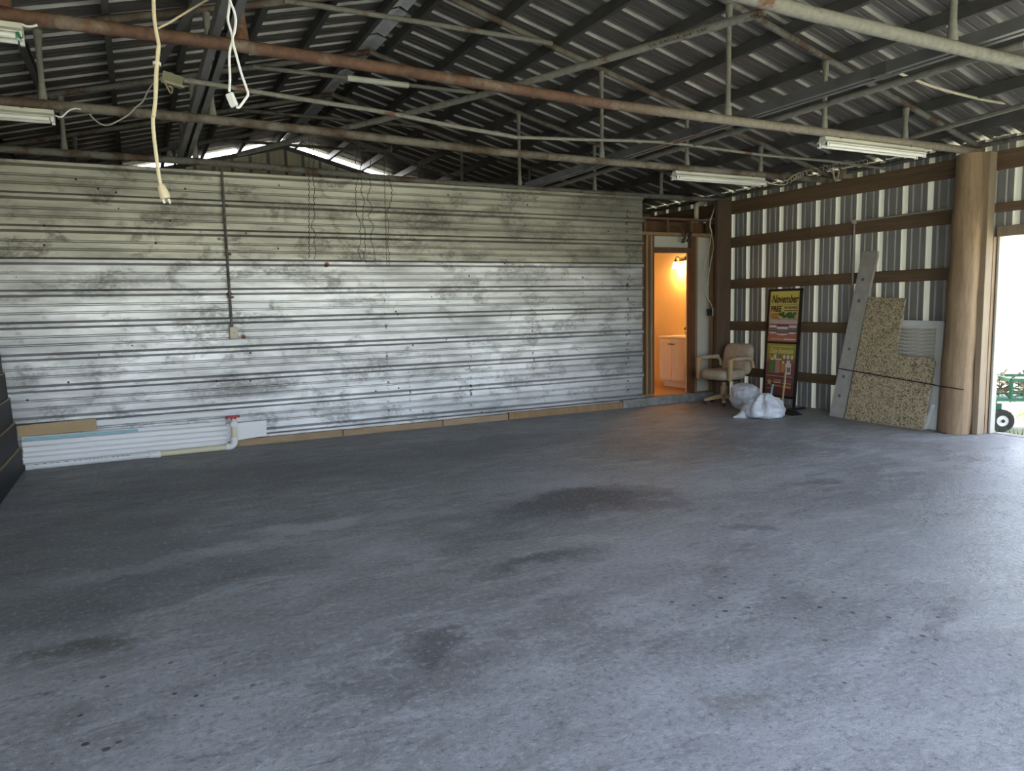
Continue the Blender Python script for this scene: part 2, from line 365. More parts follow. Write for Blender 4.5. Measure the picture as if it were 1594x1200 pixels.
# ---------------------------------------------------------------- sizes of the place
XR, XL, XRIDGE = 8.0, -2.9, 2.55
YB = 8.33                      # face of the silver partition
YF, YFAR = -0.45, 13.85
SL = .258; ZRIDGE = 4.475      # roof sheet at ridge
def roofz(x): return ZRIDGE - SL*abs(x-XRIDGE)
def topz(x): return 4.33 - SL*abs(x-XRIDGE)
def chordz(x): return 2.925 + .07*min(1, max(0, (3.4-x)/2.4))
TR = {'A': 2.84, 'B': 4.70, 'C': 6.53, 'D': 8.37, 'E': 10.19, 'F': 12.02}
RIB = .3048

# ---------------------------------------------------------------- floor and ground
mb = MB().box((XL-.05, YF-.05, -.2), (XR+.06, YFAR+.1, 0))
obj('floor', mb, M['floor'], kind='structure')
def ground_mat():
    t = NT('sunlit_ground'); a = t.noise(t.pos, 1.2, 6, .6); b = t.noise(t.pos, 30, 4, .6)
    col = t.mix(t.ramp(a, .4, .6), (.52,.49,.40), (.34,.36,.20)); col = t.mix(t.ramp(b, .4, .7, 0, .4), col, (.20,.24,.09))
    t.set(col, .95); t.bump(b, .6, .02); return t.mat
M['ground'] = ground_mat()
mb = MB().add([(-60,-60,-.06),(60,-60,-.06),(60,60,-.06),(-60,60,-.06)], [(0,1,2,3)])
obj('ground', mb, M['ground'], kind='structure')

# ---------------------------------------------------------------- ribbed sheets
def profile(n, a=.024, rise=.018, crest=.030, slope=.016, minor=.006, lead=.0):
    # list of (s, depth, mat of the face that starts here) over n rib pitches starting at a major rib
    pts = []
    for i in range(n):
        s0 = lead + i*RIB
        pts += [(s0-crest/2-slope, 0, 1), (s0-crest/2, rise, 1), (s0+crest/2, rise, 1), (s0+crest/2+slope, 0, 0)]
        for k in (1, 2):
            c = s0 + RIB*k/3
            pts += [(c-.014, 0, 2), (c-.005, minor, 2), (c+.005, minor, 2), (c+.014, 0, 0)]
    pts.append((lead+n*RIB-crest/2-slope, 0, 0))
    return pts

# ---------------------------------------------------------------- roof
ceiling = empty('ceiling', (XRIDGE, 5.0, ZRIDGE), kind='structure')
SW = RIB*3
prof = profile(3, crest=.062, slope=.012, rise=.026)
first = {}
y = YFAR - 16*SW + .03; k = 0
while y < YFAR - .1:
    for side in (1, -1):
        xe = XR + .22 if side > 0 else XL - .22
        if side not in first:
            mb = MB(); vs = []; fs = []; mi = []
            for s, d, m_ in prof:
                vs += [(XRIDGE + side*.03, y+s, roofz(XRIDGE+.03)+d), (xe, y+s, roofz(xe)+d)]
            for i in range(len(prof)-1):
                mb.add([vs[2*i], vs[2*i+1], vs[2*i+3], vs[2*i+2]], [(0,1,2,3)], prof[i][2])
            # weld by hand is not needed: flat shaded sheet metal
            first[side] = obj('roof_sheet', mb, [M['roof'], M['roof_rib_light'], M['roof_minor']], ceiling)
            base_y = y
        else:
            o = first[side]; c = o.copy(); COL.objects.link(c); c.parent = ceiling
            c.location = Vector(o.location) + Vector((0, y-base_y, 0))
    y += SW
# ridge flashing pieces under the cap, bent and uneven
yy = YF
while yy < YFAR - .3:
    ln = random.uniform(.5, .75); w = random.uniform(.075, .115); dx = random.uniform(-.015, .015); dz = random.uniform(-.012, .012)
    mb = MB(); zt = ZRIDGE - .05 + dz
    vs = [(XRIDGE-w+dx, yy, zt-.02), (XRIDGE+dx, yy, zt+.012), (XRIDGE+w+dx, yy, zt-.02), (XRIDGE-w+dx*.3, yy+ln, zt-.016), (XRIDGE+dx*.3, yy+ln, zt+.014), (XRIDGE+w+dx*.3, yy+ln, zt-.022)]
    mb.add(vs, [(0,1,4,3),(1,2,5,4)])
    o = obj('ridge_flashing', mb, M['ridge'], ceiling)
    md = o.modifiers.new('thick', 'SOLIDIFY'); md.thickness = .002
    yy += ln + random.uniform(.02, .07)
mb = MB(); zc = ZRIDGE + .05
mb.add([(XRIDGE-.3, YF-.05, zc-.3*SL), (XRIDGE, YF-.05, zc+.01), (XRIDGE+.3, YF-.05, zc-.3*SL), (XRIDGE-.3, YFAR+.1, zc-.3*SL), (XRIDGE, YFAR+.1, zc+.01), (XRIDGE+.3, YFAR+.1, zc-.3*SL)], [(0,1,4,3),(1,2,5,4)])
obj('ridge_cap', mb, M['roof'], ceiling)
# purlins: lipped channels along the building
cpoly = [(-.025,-.05),(.025,-.05),(.025,-.036),(.020,-.036),(.020,-.046),(-.020,-.046),(-.020,.046),(.020,.046),(.020,.036),(.025,.036),(.025,.05),(-.025,.05)]
px_r = [2.75+.602*i for i in range(9)]; px_l = [2.38-.607*i for i in range(9)]
for i, x in enumerate(px_r+px_l):
    zz = roofz(x)-.052
    mb = MB().extr(cpoly, (x, YF+.05, zz), (x, YFAR+.05, zz))
    obj('purlin', mb, M['purlin'], ceiling)
# eave strut over the right-hand wall head
obj('eave_pipe', MB().tube([(7.86, YF+.1, 2.985), (7.86, YFAR, 2.985)], .024, 10), M['pipe_dark'], ceiling, smooth=True)

# ---------------------------------------------------------------- trusses
def flare(mb, p, q, r):
    # pipe strut flattened at both ends
    p, q = Vector(p), Vector(q); d = q-p; L = d.length; d.normalize()
    mb.tube([p, p+d*.05, p+d*.12, q-d*.12, q-d*.05, q], [r*1.5, r*1.35, r, r, r*1.35, r*1.5], 10)
def truss(key, label, mats, collar=True):
    Y = TR[key]
    t = empty('roof_truss', (XRIDGE, Y, 2.9), label, 'truss')
    bm_, tm_, wm_, cm_ = mats
    xs = [-2.75, -1.6, -.5, .66, 1.6, 2.4, 3.2, 4.43, 5.56, 6.67, 7.86]
    obj('bottom_chord', MB().tube([(x, Y, chordz(x)) for x in xs], .037, 12), bm_, t, smooth=True)
    for sx in (1, -1):
        xe = XRIDGE + sx*5.30
        obj('top_chord', MB().tube([(XRIDGE, Y, topz(XRIDGE)), (XRIDGE+sx*2, Y, topz(XRIDGE+2)), (xe, Y, topz(xe)+.015)], .03, 10), tm_, t, smooth=True)
    for x in (-1.63, -.5, .66, 4.43, 5.56, 6.67):
        mb = MB(); flare(mb, (x, Y, chordz(x)+.03), (x, Y, topz(x)-.025), .029 if key == 'B' and x < 1 else .021)
        obj('web_strut', mb, M['strut_rust'] if key == 'B' and x < 1 else wm_, t, smooth=True)
    if collar:
        zc = 4.0; hw = (4.33-zc)/SL
        obj('collar_tie', MB().tube([(XRIDGE-hw, Y-.03, zc), (XRIDGE+hw, Y-.03, zc+.01)], .023, 10), cm_, t, smooth=True)
    return t
P_, R_, DK, BR = M['pipe'], M['pipe_rust'], M['pipe_dark'], M['pipe_brown']
truss('A', 'grey pipe truss over the doorway, seen only near its right bearing', (P_, P_, P_, P_))
truss('B', 'pipe truss with a heavily rusted bottom chord bearing on the round timber pole', (R_, DK, P_, P_))
tc_ = truss('C', 'pipe truss with a brown-grey bottom chord from which thin chains hang', (BR, BR, P_, P_))
td_ = truss('D', 'dark pipe truss lying directly over the silver metal partition', (DK, DK, P_, P_))
truss('E', 'dim pipe truss in the space just beyond the silver partition', (DK, DK, DK, DK))
truss('F', 'dark pipe truss nearest the far gable wall', (DK, DK, DK, DK))
a, b = PY(541, 122.5, 8.32), PY(636, 133.5, 8.32)
obj('pipe_sleeve', MB().tube([(a.x, 8.33, 4.0), (b.x, 8.33, 4.0)], .033, 12), M['fixture'], td_, smooth=True, label='cream sleeve on the collar tie')

# ---------------------------------------------------------------- silver partition
wall_back = empty('wall_back', (2.0, YB, 0), kind='structure')
x0w, x1w = XL+.1, 6.31
rows = [(.07, 1.07), (1.07, 1.985), (1.985, 2.905)]
def hsheet(xa, xb, z0, z1, mat, tilt=0.0):
    # ribs run along X; majors at z = 1.965 + n*RIB
    pts = []
    zr = 1.965 - 7*RIB
    for i in range(0, 12):
        s0 = zr + i*RIB
        for s, d in ((-.038,0),(-.014,.034),(.014,.034),(.038,0)): pts.append((s0+s, d, 0))
        for k in (1, 2):
            c = s0+RIB*k/3 + (.012 if k == 1 else -.012)
            for s, d in ((-.013,0),(-.004,.009),(.004,.009),(.013,0)): pts.append((c+s, d, 0))
    pts = [p for p in pts if z0 < p[0] < z1]
    pts = [(z0, 0, 0)]+pts+[(z1, 0, 0)]
    mb = MB(); n = 9; vs = []
    for j in range(n):
        x = xa+(xb-xa)*j/(n-1)
        for z, d, _ in pts:
            wob = .006*mnoise.noise(Vector((x*.9, 3.1, z*.8))) 
            vs.append((x, YB-d+wob-tilt*(z-z0), z+.0015*mnoise.noise(Vector((x*.7, 9, z)))))
    k = len(pts); fs = [(j*k+i, (j+1)*k+i, (j+1)*k+i+1, j*k+i+1) for j in range(n-1) for i in range(k-1)]
    mb.add(vs, fs)
    o = obj('wall_sheet', mb, mat, wall_back); return o
cols = {0: [x0w, 2.6, x1w], 1: [x0w, 2.6, x1w], 2: [x0w, 1.9, x1w]}
for r, (z0, z1) in enumerate(rows):
    cs = cols[r]
    for i in range(len(cs)-1):
        hsheet(cs[i], cs[i+1]+(.03 if i < len(cs)-2 else 0), z0-(.02 if r else 0), z1, M['galv_top'] if r == 2 else M['galv_low'], tilt=.006)
# frame behind the sheets
fm = MB()
for x in [x0w+.05+i*.61 for i in range(15)]: fm.box((x, YB+.02, .04), (x+.04, YB+.11, 2.84))
obj('stud_frame', fm, M['stud_dark'], wall_back)
obj('top_plate', MB().box((x0w, YB+.02, 2.84), (x1w, YB+.11, 2.88)), M['stud_dark'], wall_back)
# sill lumber along the foot, several pieces
for xa, xb, hh, mt in ((x0w, .9, .065, 'sill'), (.9, 2.02, .075, 'sill'), (2.03, 3.25, .07, 'sill'), (3.26, 4.15, .075, 'sill'), (4.16, 5.93, .085, 'stud')):
    mb = MB(); n = 6; vs = []
    for j in range(n+1):
        x = xa+(xb-xa)*j/n; e = .006*mnoise.noise(Vector((x*3, 1, 0)))
        vs += [(x, YB-.055+e, 0), (x, YB-.05+e, hh+e), (x, YB+.09, hh), (x, YB+.09, 0)]
    fs = [(j*4+a, j*4+(a+1)%4, j*4+4+(a+1)%4, j*4+4+a) for j in range(n) for a in range(4)]+[(0,1,2,3), (n*4+3,n*4+2,n*4+1,n*4)]
    mb.add(vs, fs); obj('sill_board', mb, M[mt], wall_back)

# ---------------------------------------------------------------- right wall
wall_right = empty('wall_right', (XR, 3.0, 0), kind='structure')
DY0, DY1, DZ = .35, 4.475, 2.05       # doorway
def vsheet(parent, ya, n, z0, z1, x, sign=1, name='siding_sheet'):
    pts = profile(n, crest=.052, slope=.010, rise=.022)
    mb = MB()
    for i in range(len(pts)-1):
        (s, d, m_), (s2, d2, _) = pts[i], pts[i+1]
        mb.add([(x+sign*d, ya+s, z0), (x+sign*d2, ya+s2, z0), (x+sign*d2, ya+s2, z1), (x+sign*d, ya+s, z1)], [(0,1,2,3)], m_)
    return obj(name, mb, [M['siding'], M['siding_light_strip'], M['siding_line']], parent)
ZT = roofz(XR)-.003
y0 = 4.995           # major rib phase, runs both ways
yy = y0
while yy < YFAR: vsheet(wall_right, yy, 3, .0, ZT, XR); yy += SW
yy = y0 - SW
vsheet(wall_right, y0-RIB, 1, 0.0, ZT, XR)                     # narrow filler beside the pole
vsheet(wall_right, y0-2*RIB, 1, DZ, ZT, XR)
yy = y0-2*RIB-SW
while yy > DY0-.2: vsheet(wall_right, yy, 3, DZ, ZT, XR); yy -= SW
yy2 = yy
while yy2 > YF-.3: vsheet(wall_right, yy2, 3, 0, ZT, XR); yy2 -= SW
for z0_, z1_ in ((.345,.47), (1.015,1.15), (1.63,1.765), (2.235,2.385)):
    for ya, yb in ((4.85, 6.9), (6.905, YFAR)):
        obj('girt', MB().box((XR-.052, ya, z0_), (XR-.012, yb, z1_)), M['timber'], wall_right, bevel=.004)
obj('girt', MB().box((XR-.052, DY0-.3, 2.30), (XR-.012, 4.62, 2.39)), M['timber'], wall_right, bevel=.004)
for ya, yb in ((YF, 1.6), (1.605, 4.78), (4.785, 8.34), (8.345, YFAR)):
    obj('header_beam', MB().box((XR-.055, ya, 2.725), (XR-.012, yb, 2.915)), M['timber'], wall_right, bevel=.004)
obj('door_header', MB().box((XR-.07, DY0, 2.05), (XR-.005, 4.529, 2.155)), M['post_grey'], wall_right, bevel=.004)
obj('door_jamb', MB().box((XR-.052, 4.505, 0), (XR+.03, 4.529, 2.05)), M['jamb'], wall_right, bevel=.004)
obj('jamb_board', MB().box((XR-.02, 4.53, 0), (XR+.02, 4.67, 2.05)), M['post_grey'], wall_right)
obj('door_jamb', MB().box((XR-.10, DY0-.1, 0), (XR+.05, DY0, 2.05)), M['jamb'], wall_right, bevel=.006)
for ya, yb in ((YF, DY0-.1),):
    obj('girt', MB().box((XR-.052, ya, 1.0), (XR-.012, yb, 1.14)), M['timber'], wall_right)
# conduit on the girt, with a drop
mb = MB(); c0 = PX(1330, 345, XR-.07); c1 = PX(1482, 324, XR-.07); c2 = PX(1333, 430, XR-.07)
mb.tube([c1, c0+Vector((0,-.03,0)), c0, c0-Vector((0,0,.03)), (c0.x, c0.y, 1.2)], .011, 8)
cw = empty('wall_conduit', (c0.x, c0.y, 1.2), 'thin grey conduit run along the girt and turned down behind the leaning plank', 'conduit')
obj('pipe', mb, M['cord_grey'], cw, smooth=True)
obj('elbow_fitting', MB().box((c0.x-.02, c0.y-.022, c0.z-.025), (c0.x+.016, c0.y+.022, c0.z+.022)), M['plate'], cw, bevel=.005)

# round timber pole
pb = PZ(1485, 676); dv = Vector((pb.x, pb.y, 0)).normalized(); pc = pb + dv*.15
pt = PX(1513, 240, pc.x+.01)
mb = MB(); n = 12; pts = []; rs = []
for i in range(n+1):
    f = i/n; q = pc.lerp(Vector((pt.x, pt.y, 2.90)), f); pts.append(q+Vector((.006*math.sin(i*1.7), .006*math.cos(i*2.1), 0))); rs.append(.157-.022*f+.003*math.sin(i*2.3))
pts[-1].z = 2.89
mb.tube(pts, rs, 24)
pole = empty('timber_pole', (pc.x, pc.y, 0), 'thick round tan timber pole standing beside the bright doorway', 'post')
obj('trunk', mb, M['pole'], pole, smooth=True)
# square post between the pole and the doorway
sp = empty('square_post', (7.86, 4.56, 0), 'squared grey-brown post between the round pole and the door jamb', 'post')
q0 = PX(1516, 676, 7.80); 
obj('timber', MB().box((7.775, 4.535, 0), (7.89, 4.598, 2.90)), M['post_grey'], sp, bevel=.006)
obj('stop_strip', MB().box((7.892, 4.53, 0), (7.94, 4.56, 2.05)), M['pole'], sp, bevel=.004)
# corner post by the bathroom
obj('corner_post', MB().box((7.545, 8.19, 0), (7.815, 8.25, 2.90)), M['post_dark'], label='dark squared timber corner post between the bathroom framing and the ribbed wall', cat='post', bevel=.01)

# ---------------------------------------------------------------- left, front and far walls
wall_left = empty('wall_left', (XL, 5, 0), kind='structure')
yy = YF
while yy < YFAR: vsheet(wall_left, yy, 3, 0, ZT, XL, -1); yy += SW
for z in (.4, 1.08, 1.7, 2.31, 2.82): obj('girt', MB().box((XL+.012, YF, z-.07), (XL+.052, YFAR, z+.07)), M['timber'], wall_left)
wall_front = empty('wall_front', (XRIDGE, YF, 0), kind='structure')
def gsheets(parent, Y, sign, openings, gap):
    x = XL; n = 0
    while x < XR-.01:
        x1 = min(x+SW, XR); mid = (x+x1)/2
        zb = 0
        for (ox0, ox1, oz) in openings:
            if ox0 < mid < ox1: zb = oz
        pts = [q for q in profile(3, crest=.03, slope=.012, rise=.02) if q[0] <= x1-x+.02]
        mb = MB()
        for i in range(len(pts)-1):
            (s, d, m_), (s2, d2, _) = pts[i], pts[i+1]
            mb.add([(x+s, Y+sign*d, zb), (x+s2, Y+sign*d2, zb), (x+s2, Y+sign*d2, roofz(x+s2)-gap), (x+s, Y+sign*d, roofz(x+s)-gap)], [(0,1,2,3)], m_)
        obj('gable_sheet', mb, [M['gable'], M['purlin_light'], M['gable']], parent); x = x1
M['gable'] = basic('gable_sheet', (.72,.68,.54), .6, 0, .25, 2)
gsheets(wall_front, YF, -1, [(-2.2, 7.3, 2.8)], .02)
wall_far = empty('wall_far', (XRIDGE, YFAR, 0), kind='structure')
gsheets(wall_far, YFAR, 1, [], .085)
for z in (.7, 1.8, 2.9, 3.70): obj('girt', MB().box((XL+.1 if z < 3 else -.2, YFAR-.05, z-.045), (XR-.1 if z < 3 else 5.3, YFAR-.01, z+.045)), M['purlin'], wall_far)
for sx in (1, -1):
    xe = XRIDGE+sx*5.2
    obj('rake_rafter', MB().bar((XRIDGE, YFAR-.04, roofz(XRIDGE)-.125), (xe, YFAR-.04, roofz(xe)-.125), .05, .07), M['purlin'], wall_far)

# ---------------------------------------------------------------- bathroom beyond the framed doorway
FZ = .115; YS = 8.36
door_1 = empty('door_1', (6.9, YS, FZ), kind='structure')
def st(name, a, b, mat, parent=door_1): return obj(name, MB().box(a, b), mat, parent, bevel=.003)
st('threshold_curb', (5.93, YB-.07, 0), (7.62, YS+.16, FZ), M['curb'])
st('bottom_plate', (6.33, YS, FZ), (6.545, YS+.09, FZ+.04), M['stud'])
for xa, xb, mt in ((6.325,6.363,'stud_dark'), (6.40,6.438,'stud'), (6.442,6.478,'stud_dark'), (6.482,6.518,'stud'), (6.522,6.545,'stud_dark'), (7.215,7.235,'stud_dark'), (7.24,7.29,'stud_dark'), (7.295,7.335,'stud'), (7.63,7.67,'stud')):
    st('stud', (xa, YS, FZ+.04 if xb < 6.9 else FZ), (xb, YS+.09, 2.39), M[mt])
st('door_lintel', (6.545, YS, 2.15), (7.215, YS+.09, 2.225), M['stud_dark'])
st('top_plate', (6.325, YS, 2.39), (7.72, YS+.09, 2.435), M['stud'])
st('upper_plate', (6.325, YS, 2.61), (7.95, YS+.09, 2.64), M['timber_x'])
for x in (6.37, 6.77, 7.20, 7.55): st('cripple_stud', (x, YS+.002, 2.435), (x+.034, YS+.088, 2.61), M['timber_x'])
st('drywall_panel', (6.545, YS+.085, 2.225), (7.24, YS+.097, 2.39), M['drywall'])
st('drywall_panel', (7.29, YS+.091, FZ), (7.85, YS+.103, 2.39), M['drywall'])
st('dark_cavity_board', (6.325, YS+.20, 2.435), (7.95, YS+.215, 2.61), M['stud_dark'])  # dark sheet added to stand for the dark cavity above the bathroom
st('backing_board', (6.325, YS+.092, FZ), (6.52, YS+.104, 2.39), M['stud_dark'])
M['bathwall'] = basic('bathroom_paint', (.80,.66,.42), .6, 0, .04, 2)
M['bathfloor'] = wood('bathroom_floor', (.42,.25,.12), (.30,.17,.08), 3, (1,5,1), .45)
BX0, BX1, BY0, BY1, BZ = 5.95, 7.86, YS+.105, 10.25, 2.40
obj('floor_bathroom', MB().box((BX0, YS+.05, .02), (BX1+.05, BY1+.05, FZ+.002)), M['bathfloor'], kind='structure')
obj('ceiling_bathroom', MB().box((BX0-.05, BY0, BZ), (BX1+.05, BY1+.05, BZ+.03)), M['drywall'], kind='structure')
obj('wall_bathroom_far', MB().box((BX0-.05, BY1, 0), (BX1+.06, BY1+.05, BZ)), M['bathwall'], kind='structure')
obj('wall_bathroom_right', MB().box((BX1, BY0, 0), (BX1+.04, BY1, BZ)), M['bathwall'], kind='structure')
obj('wall_bathroom_left', MB().box((BX0-.05, BY0, 0), (BX0, BY1, BZ)), M['bathwall'], kind='structure')
mb = MB().box((BX0, BY0-.002, FZ), (6.545, BY0+.012, BZ)).box((7.215, BY0-.002, FZ), (BX1, BY0+.012, BZ)).box((6.545, BY0-.002, 2.16), (7.215, BY0+.012, BZ))
obj('wall_bathroom_front', mb, M['bathwall'], kind='structure')
# ---------------------------------------------------------------- bathroom contents
def local_frame(o, ax, ay, az):
    mt = Matrix((Vector(ax), Vector(ay), Vector(az))).transposed().to_4x4(); mt.translation = Vector(o); return mt
M['vanity'] = basic('vanity_paint', (.80,.74,.66), .4, 0, .05, 3)
M['brass'] = basic('bronze_metal', (.10,.05,.02), .35, .6, .3, 8)
VX0, VY0, VY1 = 7.43, 8.73, 9.36
vz = FZ+.002
van = empty('bathroom_vanity', (7.62, 9.05, vz), 'cream two-door bathroom vanity cabinet with toe kick', 'cabinet')
obj('cabinet_body', MB().box((VX0+.02, VY0, vz+.10), (BX1-.01, VY1, vz+.78)).box((VX0+.07, VY0+.02, vz), (BX1-.01, VY1-.02, vz+.10)), M['vanity'], van, bevel=.003)
for ya, yb in ((VY0+.015, 9.037), (9.053, VY1-.015)):
    d_ = obj('cabinet_door', MB().box((VX0, ya, vz+.12), (VX0+.018, yb, vz+.755)), M['vanity'], van, bevel=.002)
    mb = MB()
    for a_, b_ in (((VX0-.014, ya, vz+.12), (VX0, ya+.045, vz+.755)), ((VX0-.014, yb-.045, vz+.12), (VX0, yb, vz+.755)), ((VX0-.014, ya+.045, vz+.12), (VX0, yb-.045, vz+.165)), ((VX0-.014, ya+.045, vz+.71), (VX0, yb-.045, vz+.755))): mb.box(a_, b_)
    obj('door_rail', mb, M['vanity'], d_, bevel=.002)
    yk = yb-.03 if ya < 9 else ya+.03
    obj('knob', MB().box((VX0-.034, yk-.028, vz+.675), (VX0-.014, yk+.028, vz+.69)), M['brass'], d_, bevel=.003)
ct = obj('counter_top', MB().box((VX0-.02, VY0-.015, vz+.78), (BX1-.005, VY1+.015, vz+.80)), M['white'], van, bevel=.004)
mb = MB().lathe([(.19,0),(.185,.012),(.17,.012),(.15,.002)], (7.64, 9.05, vz+.80), (0,0,1), 24)
obj('basin_rim', mb, M['white'], van, smooth=True)
fa = obj('faucet', MB().lathe([(.028,0),(.024,.02),(.014,.025)], (7.79, 9.05, vz+.80), (0,0,1), 14).tube([(7.79,9.05,vz+.82),(7.79,9.05,vz+.91),(7.77,9.05,vz+.94),(7.73,9.05,vz+.945),(7.69,9.05,vz+.925),(7.675,9.05,vz+.895)], .012, 10), M['brass'], van, smooth=True)
for dy in (-.09, .09): obj('tap_handle', MB().lathe([(.02,0),(.012,.03),(.022,.045),(.02,.06)], (7.79, 9.05+dy, vz+.80), (0,0,1), 12), M['brass'], fa, smooth=True)
# wall lamp with two bell shades
def emis(name, c, s):
    t = NT(name); t.set(c, .4); t.b.inputs['Emission Color'].default_value = (*c, 1); t.b.inputs['Emission Strength'].default_value = s; return t.mat
M['shade'] = emis('lit_glass_shade', (1.0,.72,.34), 9)
lc = PX(1069, 404, BX1)
lamp = empty('wall_lamp', (lc.x, lc.y, lc.z-.1), 'lit bronze two-shade wall lamp above the bathroom vanity', 'lamp')
obj('back_plate', MB().lathe([(.0,0),(.055,0),(.055,.012),(.03,.025),(0,.03)], (BX1, lc.y, lc.z), (-1,0,0), 20).box((BX1-.02, lc.y-.16, lc.z-.016), (BX1-.001, lc.y+.16, lc.z+.016)), M['brass'], lamp, smooth=True)
for dy in (-.13, .13):
    c = Vector((BX1-.115, lc.y+dy, lc.z+.01))
    obj('arm', MB().tube([(BX1-.015, lc.y+dy, lc.z), (BX1-.05, lc.y+dy, lc.z+.045), (BX1-.09, lc.y+dy, lc.z+.055), (c.x, c.y, lc.z+.03), (c.x, c.y, lc.z)], .007, 8), M['brass'], lamp, smooth=True)
    obj('shade_cap', MB().lathe([(.0,.0),(.012,0),(.032,-.03),(.034,-.038),(0,-.038)], c, (0,0,1), 16), M['brass'], lamp, smooth=True)
    obj('lamp_shade', MB().lathe([(.026,-.036),(.036,-.06),(.045,-.10),(.062,-.145),(.058,-.145),(.040,-.10),(.030,-.06),(.022,-.04)], c, (0,0,1), 20, cap=False), M['shade'], lamp, smooth=True)
    pl = bpy.data.lights.new('lamp_bulb', 'POINT'); pl.energy = 7; pl.color = (1, .47, .12); pl.shadow_soft_size = .03
    po = bpy.data.objects.new('lamp_bulb', pl); COL.objects.link(po); po.parent = lamp; po.location = Vector((c.x, c.y, c.z-.165))-wloc(lamp)
# dark stick-on lettering beside the lamp
dk_t = basic('decal_black', (.02,.015,.012), .6, 0, .1, 8); M['ink'] = dk_t
q = PX(1073, 463, BX1-.002); wl_ = empty('wall_lettering', (BX1-.003, q.y, q.z-.15), 'small dark stick-on letters on the bathroom wall under the lamp', 'decal')
xf = lambda yy, zz: local_frame((BX1-.003, yy, zz), (0,-1,0), (0,0,1), (-1,0,0))
for i, s_ in enumerate(("R", "ili", "AB", "'mi")): obj('letter_row', text_mb(s_, .085, xf(q.y-.02, q.z+.145-i*.095)), dk_t, wl_)
q = PY(1052.5, 478.5, BY1)
ow = empty('wall_switch', (q.x, BY1, q.z), 'small plain cover plate on the bathroom far wall', 'switch')
obj('cover_plate', MB().box((q.x-.04, BY1-.008, q.z-.065), (q.x+.04, BY1-.001, q.z+.065)), M['bathwall'], ow, bevel=.002)
obj('toggle', MB().box((q.x-.006, BY1-.02, q.z-.012), (q.x+.006, BY1-.008, q.z+.012)), M['white'], ow)
# vent pipe above the bathroom
mb = MB(); q = PY(1084, 338, 8.75); q2 = PY(1084, 319, 8.75)
mb.tube([(q.x, 8.75, BZ+.03), (q.x, 8.75, q2.z-.03), (q.x+.015, 8.75, q2.z), (q.x+.05, 8.75, q2.z+.02), (q.x+.16, 8.75, q2.z+.04)], .036, 12)
obj('vent_pipe', mb, M['pvc_cream'], smooth=True, label='cream plastic vent pipe with an elbow rising above the bathroom ceiling', cat='pipe')
# electric cables and box on the framing
mb = MB(); pts = [PY(1115, 315, 8.335), PY(1111, 328, 8.335), PY(1106, 343, 8.335), PY(1105, 352, 8.34), PY(1108, 362, 8.34)]
mb.tube(pts, .010, 8); 
for L_ in ([(1108,362),(1104,385),(1098,410),(1093,432),(1091,452)], [(1108,362),(1111,385),(1107,405),(1103,430),(1098,458),(1104,468),(1109,478)], [(1091,452),(1094,470),(1097,474)]):
    mb.tube([PY(x, y, 8.345) for x, y in L_], .007, 6)
obj('electric_cable', mb, M['plate'], smooth=True, label='pale electric cable looping down the framing right of the bathroom door', cat='cable')
q = PY(1108.5, 486, 8.345)
ob = empty('outlet_box', (q.x, 8.35, q.z-.06), 'dark electrical box with a cream cover plate on the bathroom framing', 'outlet')
obj('box', MB().box((q.x-.075, 8.32, q.z-.05), (q.x-.02, 8.37, q.z+.05)), M['black'], ob, bevel=.003)
obj('cover_plate', MB().box((q.x-.03, 8.30, q.z-.06), (q.x+.025, 8.318, q.z+.06)), M['fixture'], ob, bevel=.003)
# dark coat of insulation hanging over the plate
mb = MB(); M['rag'] = basic('dark_wrap', (.07,.055,.04), .9, 0, .4, 9)
for (a, b, r) in (((1046,353),(1060,356),.012), ((1060,356),(1066,372),.018), ((1066,362),(1064,377),.02), ((1076,362),(1070,376),.02), ((1063,372),(1062,378),.02)):
    mb.tube([PY(*a, 8.33), PY((a[0]+b[0])/2+1, (a[1]+b[1])/2-1, 8.325), PY(*b, 8.33)], r, 7)
obj('hanging_wire_bundle', mb, M['rag'], smooth=True, label='dark ragged bundle of wires hanging over the top plate above the bathroom door', cat='wires')

# ---------------------------------------------------------------- fluorescent fixtures
def fixture(x0, x1, Y, ztop, label, tilt=0.0):
    t = empty('fluorescent_fixture', ((x0+x1)/2, Y, ztop), label, 'light')
    def zz(x): return ztop + tilt*(x-x0)
    body = [(-.028,0),(.028,0),(.036,-.028),(.066,-.052),(.062,-.058),(.028,-.040),(.0,-.062),(-.028,-.040),(-.062,-.058),(-.066,-.052),(-.036,-.028)]
    obj('housing', MB().extr(body, (x0, Y, zz(x0)), (x1, Y, zz(x1))), M['fixture'], t)
    for dy in (-.042, .042):
        obj('lamp_tube', MB().tube([(x0+.03, Y+dy, zz(x0)-.071), (x1-.03, Y+dy, zz(x1)-.071)], .0165, 12), M['tube'], t, smooth=True)
        for xx, s in ((x0, 1), (x1, -1)):
            so_ = obj('tube_socket', MB().box((xx, Y+dy-.014, zz(xx)-.094), (xx+s*.022, Y+dy+.014, zz(xx)-.045)), M['white'], t, bevel=.003)
            obj('contact', MB().box((xx-s*.002, Y+dy-.006, zz(xx)-.078), (xx, Y+dy+.006, zz(xx)-.060)), M['black'], so_)
    for xx in (x0+.2, x1-.2):
        obj('hanger_strap', MB().box((xx-.012, Y-.04, zz(xx)-.004), (xx+.012, Y+.04, zz(xx)+.002)), M['pipe_dark'], t)
    return t
fx = PY(1283, 218, TR['B']-.02); fx2 = PY(1437, 232, TR['B']-.02)
fixture(fx.x, fx2.x, TR['B'], chordz(6)-.040, 'white two-tube fluorescent fixture under the rusted truss near the round pole')
fx = PY(1051, 272, TR['C']-.02); fx2 = PY(1190, 282, TR['C']-.02)
fixture(fx.x, fx2.x, TR['C'], chordz(6)-.040, 'white two-tube fluorescent fixture under the truss in front of the bathroom doorway')
